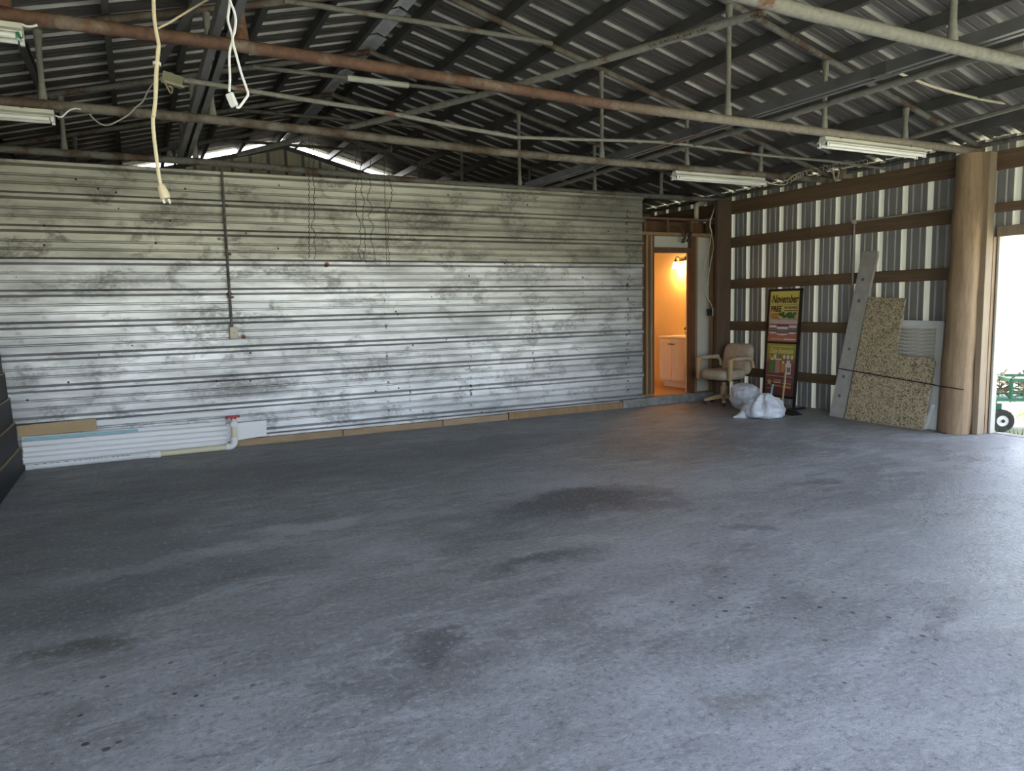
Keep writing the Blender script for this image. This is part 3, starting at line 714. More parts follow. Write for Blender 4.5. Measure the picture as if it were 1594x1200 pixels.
fx = PY(36, 50, TR['B']); fixture(fx.x-1.22, fx.x, TR['B'], chordz(-1)-.040, 'white fluorescent fixture with a green wire at its end, under the rusted truss')
gx = PY(37, 58, TR['B']-.05)
fx = PY(85, 186, TR['C']); fixture(fx.x-1.22, fx.x, TR['C'], chordz(-1)-.040, 'white fluorescent fixture with a white cord at its end, high before the silver wall')
def cable(name, pts, r, mat, label, cat, n=7):
    mb = MB(); mb.tube(pts, r, n); return obj(name, mb, mat, smooth=True, label=label, cat=cat)
def smoothpts(P, k=6):
    # Catmull-Rom through P
    out = []; P = [Vector(p) for p in P]
    for i in range(len(P)-1):
        p0 = P[max(i-1,0)]; p1 = P[i]; p2 = P[i+1]; p3 = P[min(i+2,len(P)-1)]
        for j in range(k):
            t = j/k; out.append(.5*((2*p1)+(p2-p0)*t+(2*p0-5*p1+4*p2-p3)*t*t+(3*p1-p0-3*p2+p3)*t**3))
    out.append(P[-1]); return out
cable('lamp_lead', smoothpts([PY(x,y,TR['C']-.05) for x,y in ((86,180),(96,182),(106,173),(116,169),(126,170))]), .006, M['cord_white'], 'short white lead from the end of the fixture high before the silver wall', 'cable')
cable('lamp_lead', smoothpts([PY(x,y,TR['B']-.05) for x,y in ((34,38),(42,41),(50,41),(58,39))]), .006, M['cord_white'], 'short white lead from the fixture with the green wire', 'cable')
cable('earth_wire', smoothpts([PY(x,y,TR['B']-.06) for x,y in ((27,50),(29,54),(31,58),(34,60))]), .008, basic('green_wire', (.02,.22,.09), .5, 0, .2, 6), 'green wire end poking from the fixture under the rusted truss', 'wire')
cable('drop_wire', smoothpts([PY(x,y,6.42) for x,y in ((140,177),(143,182),(155,192),(168,195),(186,187),(193,183),(203,176),(212,166),(222,158),(231,140),(240,128),(246,124),(254,124))]), .0055, M['cord_grey'], 'thin grey wire drooping between the truss and the junction box', 'cable')
# junction board with pipe
q0 = PY(252, 117, 6.44); q1 = PY(285, 137, 6.44)
jb = empty('junction_box', ((q0.x+q1.x)/2, 6.44, q1.z), 'olive-cream junction box wired up under the roof beside the hanging cord', 'box')
obj('box', MB().bar((q0.x, 6.44, (q0.z+q1.z)/2+.03), (q1.x, 6.44, (q0.z+q1.z)/2-.005), .05, .085), basic('box_olive', (.42,.42,.27), .5, 0, .15, 5), jb, bevel=.003)
obj('cover_lip', MB().bar((q0.x-.01, 6.405, q1.z+.03), (q1.x+.008, 6.405, q1.z-.002), .02, .018), M['plate'], jb)
obj('knot', MB().tube(smoothpts([PY(250,120,6.40), PY(258,131,6.38), PY(266,145,6.37), PY(268,137,6.37), PY(262,134,6.37)]), .007, 7), M['cord'], jb, smooth=True)

# ---------------------------------------------------------------- loose pipes and channels on the trusses
def channel(x, Ya, Yb, z, label, wid=.10, hgt=.075):
    t = empty('steel_channel', (x, (Ya+Yb)/2, z), label, 'beam')
    po = [(-wid/2,-hgt/2),(-.012,-hgt/2),(-.012,-hgt/2+.012),(-wid/2+.004,-hgt/2+.005),(-wid/2+.004,hgt/2-.005),(-.012,hgt/2-.012),(-.012,hgt/2),(-wid/2,hgt/2)]
    a = [(q[0]-.004, q[1]) for q in po]; b = [(-q[0]+.004, q[1]) for q in po]
    obj('channel', MB().extr(a, (x, Ya, z), (x, Yb, z)), M['purlin_light'], t); obj('channel', MB().extr(b, (x, Ya, z), (x, Yb, z)), M['purlin_light'], t)
    for Y in [Ya+.4+i*1.83 for i in range(int((Yb-Ya)/1.83)+1)]:
        obj('batten_plate', MB().box((x-wid/2-.006, Y, z-hgt/2-.003), (x+wid/2+.006, Y+.12, z+hgt/2+.003)), M['purlin'], t)
    return t
channel(4.70, 1.2, 8.62, 3.005, 'double steel channel lying along the trusses on the doorway side', .11, .075)
channel(.56, 2.6, 8.5, 3.075, 'double steel channel lying along the trusses over the extension cord side', .11, .075)
Z0 = 2.975
q = [PZ(860,294,Z0), PZ(1000,252,Z0), PZ(1166,200,Z0), PZ(1330,150,Z0), PZ(1495,100,Z0), PZ(1594,70,Z0)]
cable('roof_pipe', [(4.98, v.y, Z0+.01) for v in q], .024, M['pipe'], 'slim grey pipe lying along the trusses beside the double channel', 'pipe', 10)
q = [PZ(1405,218,2.985), PZ(1500,190,2.985), PZ(1594,164,2.985)]
cable('roof_pipe', [(q[0].x, q[0].y, 2.985), (q[1].x, q[1].y, 2.985), (q[2].x, q[2].y, 2.985), (q[2].x-.02, q[2].y-1.2, 2.985)], .022, M['pipe'], 'slim grey pipe lying along the trusses close to the eave above the pole', 'pipe', 10)
# diagonal sway brace with mill stencil
Z1 = 3.035
bp = [PZ(x, y, Z1) for x, y in ((372,240),(385,237),(500,208),(620,180),(740,150),(855,118),(1000,75),(1190,18))]
br = empty('sway_brace', (bp[3].x, bp[3].y, Z1), 'long grey pipe with stencilled letters laid diagonally across the trusses', 'pipe')
obj('pipe', MB().tube(smoothpts(bp, 3), .024, 12), M['pipe'], br, smooth=True)
def stencil(txt, pa, pb, size):
    a = PZ(*pa, Z1); b = PZ(*pb, Z1); t_ = (b-a).normalized(); mid = (a+b)/2
    out = (CP-mid); out = (out - t_*out.dot(t_)).normalized(); out = (out*.95+Vector((0,0,-.3))); out = (out-t_*out.dot(t_)).normalized()
    upv = out.cross(t_).normalized(); R0 = .0250
    def bend(v):
        ang = v.y/R0; return mid + t_*v.x + (out*math.cos(ang)+upv*math.sin(ang))*R0
    obj('stencil', text_mb(txt, size, None, bend=bend, xscale=1.9), M['ink'], br)
stencil('UL EAGLE 3/4" S40', (1015, 69), (1102, 43), .026)
stencil('W-04', (1155, 29), (1183, 20), .026)
# sagging conduit across the bay, from the junction box to the right wall head
Yc = 5.62
cp_ = [PY(x, y, Yc) for x, y in ((286,125),(330,131),(400,143),(500,159),(600,175),(700,195),(800,213))]
cable('plastic_conduit', smoothpts(cp_, 3), .017, M['pipe'], 'long pale conduit sagging across the bay from the junction box', 'conduit', 8)
c2_ = [PY(x, y, 5.75) for x, y in ((800,213.5),(900,217),(1026,221),(1110,231),(1194,242),(1292,251),(1377,263))]
cable('plastic_conduit', smoothpts(c2_, 3), .014, M['pipe'], 'thin conduit running from mid bay to the head of the ribbed wall', 'conduit', 8)
c3_ = [PY(x, y, 4.2) for x, y in ((1395,112),(1420,122),(1450,134),(1500,148),(1545,158),(1585,163))]
cable('plastic_conduit', smoothpts(c3_, 4), .012, M['plate'], 'short pale conduit slung between the double channel and the eave pipe', 'conduit', 8)
# slanted angle brace under the left slope
def roofLp(x, y, zr):
    d = ray(x, y); t = (zr-SL*XRIDGE-CAMZ)/(d.z-SL*d.x); return CP+d*t
a, b = roofLp(243, 104, 4.27), roofLp(310, -12, 4.27)
mb = MB().extr([(-.03,-.03),(.03,-.03),(.03,-.024),(-.024,-.024),(-.024,.03),(-.03,.03)], a, b)
obj('angle_brace', mb, M['purlin_light'], label='slanted steel angle brace under the purlins beside the tan cord', cat='brace')

# ---------------------------------------------------------------- cords
Yd = 2.84
ec = empty('extension_cord', PY(250, 290, Yd), 'cream extension cord hanging from the roof with its plug dangling', 'cord')
p1 = smoothpts([PY(x,y,Yd) for x,y in ((238,-30),(239,0),(240,25),(243,48),(247,70),(246,85),(244,110),(243,140),(241,168),(238,185),(240,215),(243,240),(246,265),(250,288))], 5)
mbc = MB()
mbc.tube(p1, .0062, 8)
obj('cord', mbc, M['cord'], ec, smooth=True)
p2 = smoothpts([PY(x,y,Yd-.012) for x,y in ((246.5,72),(245,90),(242.5,120),(242,150),(240,172),(239,182))], 5)
obj('cord', MB().tube(p2, .0062, 8), M['cord'], ec, smooth=True)
obj('tape_band', MB().tube([PY(244.3,97,Yd-.006), PY(244.2,102,Yd-.006)], .0135, 10), M['plate'], ec)
pa, pb, pe = PY(250,287,Yd), PY(258,309,Yd), PY(261,317,Yd)
obj('plug', MB().tube([pa, pa.lerp(pb,.15), pa.lerp(pb,.5), pa.lerp(pb,.85), pb], [.008,.013,.0165,.0175,.0165], 12), M['cord'], ec, smooth=True)
dirp = (pb-pa).normalized()
for off in (-.009, .009): obj('prong', MB().bar(pb+Vector((off,0,0)), pb+Vector((off,0,0))+dirp*.017, .0065, .002, (0,1,0)), M['plate'], ec)
cable('tan_cord', smoothpts([PY(x,y,4.5) for x,y in ((246,44),(262,36),(285,22),(300,13),(322,0),(340,-10))], 3), .006, M['cord'], 'thin tan cord pulled taut from the rusted truss up to the roof', 'cord')
sc_ = empty('switch_cord', PY(365, 168, Yd), 'white lamp cord hanging in a loop with a small inline switch', 'cord')
p3 = smoothpts([PY(x,y,Yd) for x,y in ((359,-25),(358,0),(356,18),(355,32),(360,50),(362,62),(358,78),(357,95),(358,120),(357,143))], 5)
p4 = smoothpts([PY(x,y,Yd-.008) for x,y in ((357,-25),(358,0),(364,16),(367,32),(365,50),(362,62),(369,90),(376,115),(384,138),(386,147),(380,157),(372,167),(368,166))], 5)
obj('cord', MB().tube(p3, .0045, 8), M['cord_white'], sc_, smooth=True); obj('cord', MB().tube(p4, .0045, 8), M['cord_white'], sc_, smooth=True)
a, b = PY(356.5,145,Yd), PY(365.5,166,Yd)
obj('inline_switch', MB().bar(a, b, .016, .028, (0,-.3,1)), M['white'], sc_, bevel=.004)
# thin hanging chains
def chain(x0, y0_, x1, y1_, label, wob=.0, Y=TR['C']-.045):
    mb = MB(); n = 46; a, b = PY(x0,y0_,Y), PY(x1,y1_,Y); pts = []
    for i in range(n+1):
        f = i/n; q = a.lerp(b, f); q.x += wob*mnoise.noise(Vector((x0*.37, f*9, 0)))+.004*(1 if i%2 else -1); q.y += .004*(1 if (i//2)%2 else -1); pts.append(q)
    mb.tube(pts, .0032, 5)
    obj('hanging_chain', mb, M['chain'], label=label, cat='chain', group='thin chains hanging from the truss')
for a in ((481,212,481,402,.0,0,'thin straight chain hanging nearest the dark conduit drop'), (486,212,491,403,.05,.03,'thin kinked chain beside the straight one nearest the dark conduit drop'),
          (553,220,561,408,.04,0,'thin tangled chain hanging midway among the chains before the silver wall'), (559,220,570,410,.05,.04,'thin tangled chain hanging midway among the chains before the silver wall'),
          (571,222,583,408,.07,.0,'thin very wavy chain between the tangled pair and the straight far chain'), (597,224,602,412,.0,0,'thin straight chain hanging farthest from the dark conduit drop'), (604,225,607,414,.05,.04,'thin kinked chain beside the straight one farthest from the dark conduit drop')):
    chain(*a[:4], a[6], a[4], TR['C']-.045-a[5])

# ---------------------------------------------------------------- conduit and outlet on the silver wall
cx = .905
wc = empty('conduit_drop', (cx, YB-.04, 1.16), 'dark conduit running down the silver wall to a cream outlet box', 'conduit')
obj('pipe', MB().tube([PY(345,262,YB-.045), PY(349,330,YB-.045), PY(361,510,YB-.04)], .0135, 10), M['pipe_dark'], wc, smooth=True)
q = PY(363.5, 518, YB-.03)
bx_ = obj('outlet_box', MB().box((q.x-.04, YB-.07, q.z-.062), (q.x+.04, YB-.02, q.z+.062)), M['plate'], wc, bevel=.005)
obj('cover_screw', MB().lathe([(.006,0),(.005,.002)], (q.x, YB-.07, q.z), (0,-1,0), 8), M['pipe_dark'], bx_)
for zz in (2.55, 2.05, 1.6): obj('pipe_strap', MB().box((cx-.03, YB-.062, zz-.01), (cx+.03, YB-.018, zz+.01)), M['pipe_dark'], wc)

# ---------------------------------------------------------------- lumber, trim and pipe along the foot of the silver wall
Yt = YB-.10
def strip(name, tl, tr_, br_, bl, th, mat, label=None, cat=None, parent=None, Y=Yt, lean=.0):
    pts = [PY(*c, Y) for c in (tl, tr_, br_, bl)]
    mb = MB().poly(pts, th, (0,-1,0)); return obj(name, mb, mat, parent, label=label, cat=cat, bevel=.002)
# white moulded trim length lying on edge
e0, e1 = PY(24, 664, Yt), PY(352, 645, Yt)
tz = [(.0,.215),(-.008,.215),(-.008,.188),(-.036,.176),(-.040,.145),(-.014,.128),(-.012,.098),(-.040,.084),(-.044,.062),(-.062,.05),(-.062,.0),(.0,.0)]
mb = MB(); xa, xb = PY(34, 690, Yt).x, PY(352, 660, Yt).x; zb = .045
tz = [(d, z*1.2) for d, z in tz]
k = len(tz); mb.add([(xa, Yt+.03+d, zb+z) for d, z in tz]+[(xb, Yt+.03+d, zb+z-.012) for d, z in tz], [(i,(i+1)%k,k+(i+1)%k,k+i) for i in range(k)]+[tuple(range(k)), tuple(range(2*k-1,k-1,-1))])
obj('trim_length', mb, M['vinyl'], label='long white moulded trim length leaning along the foot of the silver wall', cat='trim')
strip('film_strip', (38,682), (215,668), (215,672), (38,686.5), .006, M['film'], 'narrow pale blue film strip along the top of the white trim', 'strip', Y=Yt-.02)
strip('trim_strip', (145,655), (352,640), (352,646), (145,663), .01, M['vinyl'], 'narrow white trim strip lying behind the moulded trim length', 'trim', Y=Yt+.05)
strip('pine_board', (26,663), (149,651), (151,669), (28,680.5), .019, M['pine'], 'short pale pine board lying on the white trim', 'board', Y=Yt-.012)
strip('white_board', (340,661), (415,654), (415,678), (340,690), .012, M['vinyl'], 'flat white board standing behind the red-handled valve', 'board', Y=YB-.075)
# water pipe on the floor with elbow and valve
rp = .033; Yp = YB-.20
wp = empty('water_pipe', PZ(250, 705), 'plastic water pipe on the floor with a riser and a red-handled valve', 'pipe')
xc0, xc1, xel = PZ(232,705).x, PZ(248,703).x, PY(364, 690, Yp).x
obj('white_pipe', MB().tube([(-1.02, Yp, rp), (xc0+.02, Yp, rp)], rp, 14), M['pvc'], wp, smooth=True, label='white pipe with printed line')
mb = MB()
xq = -.95
while xq < xc0-.15:
    w_ = random.uniform(.012, .035); mb.add([(xq, Yp-rp*.86, rp+rp*.53), (xq+w_, Yp-rp*.86, rp+rp*.53), (xq+w_, Yp-rp*.76, rp+rp*.68), (xq, Yp-rp*.76, rp+rp*.68)], [(0,1,2,3)]); xq += w_+random.uniform(.012, .05)
for v in mb.v: v.y -= .0006
obj('printed_marks', mb, M['pipe_dark'], wp)
obj('coupling', MB().lathe([(rp+.006,0),(rp+.008,.004),(rp+.008,xc1-xc0),(rp+.006,xc1-xc0+.004)], (xc0, Yp, rp), (1,0,0), 16), M['pvc'], wp, smooth=True)
obj('cream_pipe', MB().tube([(xc1-.02, Yp, rp), (xel-.06, Yp, rp)], rp-.002, 14), M['pvc_cream'], wp, smooth=True)
el = [(xel-.075,Yp,rp+.004),(xel-.045,Yp,rp+.004)]+[(xel-.045+.05*math.sin(a), Yp, rp+.004+.05-.05*math.cos(a)) for a in (.4,.8,1.2,1.57)]+[(xel+.005,Yp,rp+.10)]
obj('elbow', MB().tube(el, rp+.004, 14), M['pvc'], wp, smooth=True)
vzt = PY(365, 662, Yp).z
obj('riser', MB().tube([(xel+.005, Yp, rp+.08), (xel+.008, Yp, vzt)], rp-.004, 14), M['pvc_cream'], wp, smooth=True)
va = obj('valve_body', MB().lathe([(.034,-.03),(.038,-.02),(.038,.02),(.028,.04),(.02,.055),(.02,.065)], (xel+.008, Yp, vzt+.02), (0,0,1), 16).lathe([(.034,0),(.036,.004),(.036,.035),(.028,.04),(.020,.04)], (xel+.008, Yp-.02, vzt+.02), (0,-1,0), 18), M['pvc'], wp, smooth=True)
obj('valve_handle', MB().box((xel-.065, Yp-.022, vzt+.082), (xel+.075, Yp+.022, vzt+.102)).box((xel-.02, Yp-.02, vzt+.065), (xel+.036, Yp+.02, vzt+.085)).box((xel-.067, Yp-.026, vzt+.07), (xel-.045, Yp+.02, vzt+.10)), M['red'], va, bevel=.006, label='red handle')

# ---------------------------------------------------------------- black slat display board at the left
sb = empty('slat_board', (-1.12, 7.6, 0), 'black slatted display board with tan edges standing beside the silver wall', 'display board')
zb = [0.0, .235, .47, .70, .935, 1.14]
for i in range(5):
    z0, z1 = zb[i]+(.002 if i else 0), zb[i+1]-.008
    X0 = -1.035-.022*i; xr = YB-.23
    sl_ = obj('slat', MB().hexa([(X0-.03, 5.9, z0), (X0, 5.9, z0), (X0, xr, z0), (X0-.03, xr, z0), (X0-.034, 5.9, z1), (X0-.008, 5.9, z1), (X0-.008, xr, z1), (X0-.034, xr, z1)]), M['slat'], sb)
    obj('slat_edge', MB().box((X0-.034, 5.9, z1), (X0-.006, xr+.001, z1+.009)), M['slat_edge'], sl_)
obj('support_frame', MB().bar((-1.19, 6.3, 0), (-1.19, 6.3, 1.1), .04, .05, (0,1,0)).bar((-1.19, 7.8, 0), (-1.19, 7.8, 1.1), .04, .05, (0,1,0)), M['stud'], sb)
# ---------------------------------------------------------------- boards leaning on the ribbed wall
def lean(x, y, X0, k):
    # ray meets the leaning plane X = X0 + k*z
    d = ray(x, y); t = (X0 + k*CAMZ)/(d.x - k*d.z); return CP + d*t
def leannrm(k): return Vector((-1, 0, k)).normalized()
def plank_mat():
    t = NT('grey_plank'); n1 = t.noise(t.oc, 9, 6, .65); n2 = t.noise(t.oc, 60, 3, .6)
    col = t.mix(t.ramp(n1, .35, .7), (.46,.445,.40), (.36,.345,.305)); col = t.mix(t.ramp(n2, .55, .8, 0, .5), col, (.56,.54,.48))
    t.set(col, .8); t.bump(n2, .3, .003); return t.mat
def granite_mat():
    t = NT('speckled_counter'); v = t.voro(t.oc, 120); s_ = t.n('ShaderNodeSeparateColor'); t.L(v.outputs['Color'], s_.inputs[0])
    v2 = t.voro(t.vmath('ADD', t.oc, (3,1,2)), 75); s2 = t.n('ShaderNodeSeparateColor'); t.L(v2.outputs['Color'], s2.inputs[0]); n1 = t.noise(t.oc, 45, 5, .7)
    col = t.mix(t.ramp(s_.outputs[0], .2, .8), (.32,.25,.15), (.66,.55,.36)); col = t.mix(t.ramp(s2.outputs[1], .72, .8, 0, .75), col, (.085,.06,.035))
    col = t.mix(t.ramp(n1, .58, .72, 0, .6), col, (.62,.54,.38)); t.set(col, .5); return t.mat
M['stain'] = basic('plank_stain', (.19,.18,.165), .8, 0, .4, 30); M['plank'] = plank_mat(); M['granite'] = granite_mat()
K = .155
pk = [lean(*c, 7.60, K) for c in ((1342,391),(1366,390.5),(1312.5,651),(1290.5,647))]
pk[2].z = max(pk[2].z, .0); pk[3].z = max(pk[3].z, .0)
pl_ = empty('grey_plank', (pk[3]+pk[2])/2, 'tall grey plank with round stains leaning on the ribbed wall', 'plank')
pts = [pk[0], pk[0].lerp(pk[1],.85), pk[1], pk[1].lerp(pk[2],.03)+Vector((0,-.012,0)), pk[1].lerp(pk[2],.2), pk[2], pk[3]]
obj('board', MB().poly(pts, .03, leannrm(K)), M['plank'], pl_, bevel=.003)
for (x, y) in ((1343,435),(1337,468),(1322,543),(1313,586),(1306.5,616)):
    c = lean(x, y, 7.60, K); nn = leannrm(K)
    obj('round_stain', MB().lathe([(.0,.0),(.020,.0),(.020,.0015),(0,.0015)], c, nn, 14), M['stain'], pl_)
K2 = .155; X2 = 7.585
out = [(1352,462),(1409,464),(1406,480),(1397,530),(1394.5,545),(1396,551),(1401,553.5),(1444,556.5),(1452,558.5),(1455,565),(1453,575),(1436,671),(1314.5,651)]
pts = [lean(*c, X2, K2) for c in out]
for q in pts[-2:]: q.z = 0.0
obj('counter_slab', MB().poly(pts, .03, leannrm(K2)), M['granite'], label='tan speckled countertop slab with a corner cut out leaning on the ribbed wall', cat='slab', bevel=.003)
K3 = .135; X3 = 7.70
wp_ = [lean(*c, X3, K3) for c in ((1395,498),(1471,500),(1458,668),(1395,662))]
for q in wp_[2:]: q.z = 0.0
pn = empty('louvred_panel', (wp_[2]+wp_[3])/2, 'white framed panel with weathered slats behind the speckled slab', 'panel')
obj('panel', MB().poly(wp_, .022, leannrm(K3)), M['white'], pn, bevel=.003)
nn = leannrm(K3)
def bil(u, v): a = wp_[0].lerp(wp_[1], u); b = wp_[3].lerp(wp_[2], u); return a.lerp(b, v)
for u0, u1, v0, v1 in ((.86,1.0,0,1),(0,.86,0,.055)):
    obj('frame_rail', MB().poly([bil(u0,v0)+nn*.014, bil(u1,v0)+nn*.014, bil(u1,v1)+nn*.014, bil(u0,v1)+nn*.014], .014, nn), M['white'], pn, bevel=.002)
M['slatw'] = basic('weathered_slat', (.68,.66,.58), .8, 0, .55, 7, (1,1,5), c2=(.30,.27,.21))
ns = 10
for i in range(ns):
    v0 = .07+i*.034; v1 = v0+.029
    obj('louvre_slat', MB().add([bil(.03,v0)+nn*.004, bil(.85,v0)+nn*.004, bil(.85,v1)+nn*.013, bil(.03,v1)+nn*.013, bil(.03,v1), bil(.85,v1)], [(0,1,2,3),(3,2,5,4)]), M['slatw'], pn)
# narrow white offcut leaning against the panel foot
oc = [lean(*c, 7.66, .10) for c in ((1450,628),(1455,630),(1441,670),(1435,671))]
for q in oc[2:]: q.z = 0
obj('white_offcut', MB().poly(oc, .02, leannrm(.10)), M['white'], label='narrow white offcut leaning at the foot of the white framed panel', cat='offcut', bevel=.002)
# dark cord strung across the boards to the pole
def on_pole(x, y, off=.007):
    d = ray(x, y); dx, dy = d.x, d.y; q = PX(x, y, pc.x); f = max(0, q.z)/2.9; cc_ = pc.lerp(Vector((pt.x, pt.y, 2.9)), f); R_p = .157-.022*f+off
    A_ = dx*dx+dy*dy; B_ = -2*(dx*cc_.x+dy*cc_.y); C_ = cc_.x**2+cc_.y**2-R_p**2; D_ = B_*B_-4*A_*C_
    return CP+d*((-B_-math.sqrt(max(0, D_)))/(2*A_))
cs = [PX(1303,572,7.93), lean(1306,573.5,7.565,K), lean(1330,577.5,7.56,K2), lean(1390,588,7.56,K2), lean(1449,598,7.56,K2), lean(1458,600,7.66,.12), on_pole(1468,602), on_pole(1478,603), on_pole(1490,605), on_pole(1500,606.5)]
cable('tie_cord', cs, .006, M['black'], 'dark cord strung across the leaning boards to the round pole', 'cord', 6)

# ---------------------------------------------------------------- double poster stand
k4 = .065; XS = 7.66
bl = lean(1190, 627, XS, k4); br2 = lean(1241, 634, XS, k4)
ybl, ybr = 7.40, 6.835
nrm = leannrm(k4); upv = Vector((k4,0,1)).normalized()
oz = .0
org = Vector((XS, (ybl+ybr)/2, 0))
F = local_frame(org, (0,-1,0), upv, nrm)          # u right, v up, w to the viewer
ps = empty('poster_stand', org, 'black double poster stand with two supplement adverts beside the leaning plank', 'sign')
ws = (ybl-ybr)/2; 
vb, vm0, vm1, vt = .17, .865, .895, 1.60
mb = MB(F)
for a_, b_ in (((-ws,0.02,-.015),(-ws+.03,vt,.015)), ((ws-.03,0.02,-.015),(ws,vt,.015)), ((-ws,vt-.03,-.015),(ws,vt,.015)), ((-ws,vm0,-.015),(ws,vm1,.015)), ((-ws,vb-.03,-.015),(ws,vb,.015))):
    mb.box(a_, b_)
obj('frame', mb, M['black'], ps)
for s_ in (-1, 1):
    c = org+Vector((0,-s_*(ws-.02),0)); obj('foot', MB().box((c.x-.20, c.y-.025, 0), (c.x+.20, c.y+.025, .025)), M['black'], ps, bevel=.005)
def ink(name, c): return basic(name, c, .45, 0, .12, 25)
def poster_mat(name, top, mid, bot):
    t = NT(name); xyz = t.n('ShaderNodeSeparateXYZ'); t.L(t.oc, xyz.inputs[0]); nz_ = t.noise(t.oc, 14, 4, .6)
    g = t.math('ADD', xyz.outputs[2], t.math('MULTIPLY', t.math('SUBTRACT', nz_, .5), .12))
    col = t.mix(t.ramp(g, .12, .34), bot, mid); col = t.mix(t.ramp(g, .42, .58), col, top); t.set(col, .35); return t.mat
def prn(parent, shapes, mat, name='print', w=.008):
    mb = MB()
    for s_ in shapes:
        mb.add([F @ Vector((u, v, w)) for u, v in s_], [tuple(range(len(s_)))])
    return obj(name, mb, mat, parent)
def rect(u0, v0, u1, v1): return [(u0,v0),(u1,v0),(u1,v1),(u0,v1)]
def ell(cu, cv, ru, rv, n=12, a0=0, a1=2*math.pi): return [(cu+ru*math.cos(a0+(a1-a0)*i/n), cv+rv*math.sin(a0+(a1-a0)*i/n)) for i in range(n)]
pu = ws-.03
up_p = obj('poster', MB(F).box((-pu, vm1, -.006), (pu, vt-.03, .005)), poster_mat('poster_autumn', (.70,.62,.14), (.66,.52,.18), (.48,.17,.11)), ps, label='yellow November offer poster')
v0 = vm1
def letters(parent, txt, size, u, v, mat, shear=0, xs=1.0, align='CENTER', w=.0095):
    xf_ = F @ Matrix.Translation((u, v, w)); return obj('lettering', text_mb(txt, size, xf_, shear=shear, xscale=xs, align=align, bold=.022), mat, parent)
brown = ink('ink_brown', (.09,.05,.015)); blk = ink('ink_black', (.02,.02,.018)); yel = ink('ink_yellow', (.85,.75,.30)); wht = ink('ink_white', (.80,.76,.72)); pale = ink('ink_pale_pink', (.66,.50,.48)); mar = ink('ink_maroon', (.24,.075,.07)); grn = ink('ink_green', (.10,.27,.06)); orn = ink('ink_orange', (.65,.29,.07)); gry = ink('ink_grey', (.22,.22,.22))
letters(up_p, 'November', .15, 0, v0+.565, brown, .35, .68)
prn(up_p, [rect(-.13, v0+.487, pu-.01, v0+.491)], brown)
letters(up_p, 'FREE', .105, -.135, v0+.435, blk, .12, .86)
letters(up_p, "NATURE'S PLUS", .040, .115, v0+.452, blk, 0, .78)
prn(up_p, [rect(.01+i*.045, v0+.409, .01+i*.045+.036, v0+.419) for i in range(5)], blk, 'text_line_print', .0095)
random.seed(3)
prn(up_p, [ell(random.uniform(-.07,.20), v0+.325+random.uniform(-.01,.055), .028, .022, 7, random.random()) for _ in range(22)], grn, 'leaves_print', .0085)
prn(up_p, [ell(random.uniform(-.22,-.08), v0+.315+random.uniform(-.01,.05), .026, .022, 7) for _ in range(10)], orn, 'fruit_print', .009)
for cu, wd_, dz in ((-.165, .075, .02), (.165, .075, .02), (0, .105, 0)):
    prn(up_p, [rect(cu-wd_, v0+.10+dz, cu+wd_, v0+.235)], mar, 'jar_print', .010 if cu else .0125)
    prn(up_p, [rect(cu-wd_, v0+.235, cu+wd_, v0+.30), ell(cu, v0+.30, wd_, .012)], pale, 'lid_print', .0103 if cu else .0128)
    prn(up_p, [rect(cu-wd_*.9, v0+.165+dz, cu+wd_*.9, v0+.20+dz)], wht, 'label_print', .0107 if cu else .0132)
    prn(up_p, [rect(cu-wd_*.9, v0+.125+dz, cu+wd_*.9, v0+.155+dz)], gry, 'label_print', .0107 if cu else .0132)
    prn(up_p, [[(cu-wd_+2*wd_*i/10, v0+.10+dz-.018*math.sin(math.pi*i/10)) for i in range(11)]+[(cu+wd_, v0+.108+dz), (cu-wd_, v0+.108+dz)]], wht, 'rim_print', .0109 if cu else .0134)
prn(up_p, [rect(.02, v0+.025, pu-.02, v0+.038), rect(-.2, v0+.028, .0, v0+.036)], wht)
lo_p = obj('poster', MB(F).box((-pu, vb, -.006), (pu, vm0, .005)), poster_mat('poster_essentials', (.38,.34,.06), (.27,.085,.08), (.16,.055,.05)), ps, label='maroon Daily Essentials poster')
v0 = vb
letters(lo_p, 'Daily Essentials', .092, 0, v0+.595, yel, .35, .70)
prn(lo_p, [rect(-.2, v0+.655, .2, v0+.662)], yel)
for cu, wd_, h0, h1, c_, cap in ((-.145, .045, .30, .47, grn, yel), (-.045, .042, .30, .46, ink('ink_pink', (.58,.28,.24)), orn), (.045, .035, .31, .43, orn, yel), (.135, .048, .29, .44, wht, wht)):
    prn(lo_p, [rect(cu-wd_, v0+h0, cu+wd_, v0+h1)], c_, 'bottle_print', .010); prn(lo_p, [rect(cu-wd_*.6, v0+h1, cu+wd_*.6, v0+h1+.035)], cap, 'cap_print', .010)
    prn(lo_p, [rect(cu-wd_*.85, v0+h0+.03, cu+wd_*.85, v0+h0+.095)], gry if c_ is wht else c_, 'label_print', .0107)
for cu, c_ in ((-.19, orn), (-.10, wht), (-.02, gry), (.06, wht), (.125, wht), (.19, yel)): prn(lo_p, [ell(cu, v0+.52, .024, .03, 8)], c_, 'badge_print', .0105)
prn(lo_p, [rect(-.10, v0+.475, .02, v0+.495)], yel, 'banner_print', .0112)
star = []
for i in range(10): r_ = .055 if i%2 == 0 else .024; star.append((-.17+r_*math.sin(i*math.pi/5), v0+.17+r_*math.cos(i*math.pi/5)))
prn(lo_p, [[star[i], star[(i+1)%10], (-.17, v0+.17)] for i in range(10)], ink('ink_gold', (.62,.42,.20)), 'star_print', .0105)
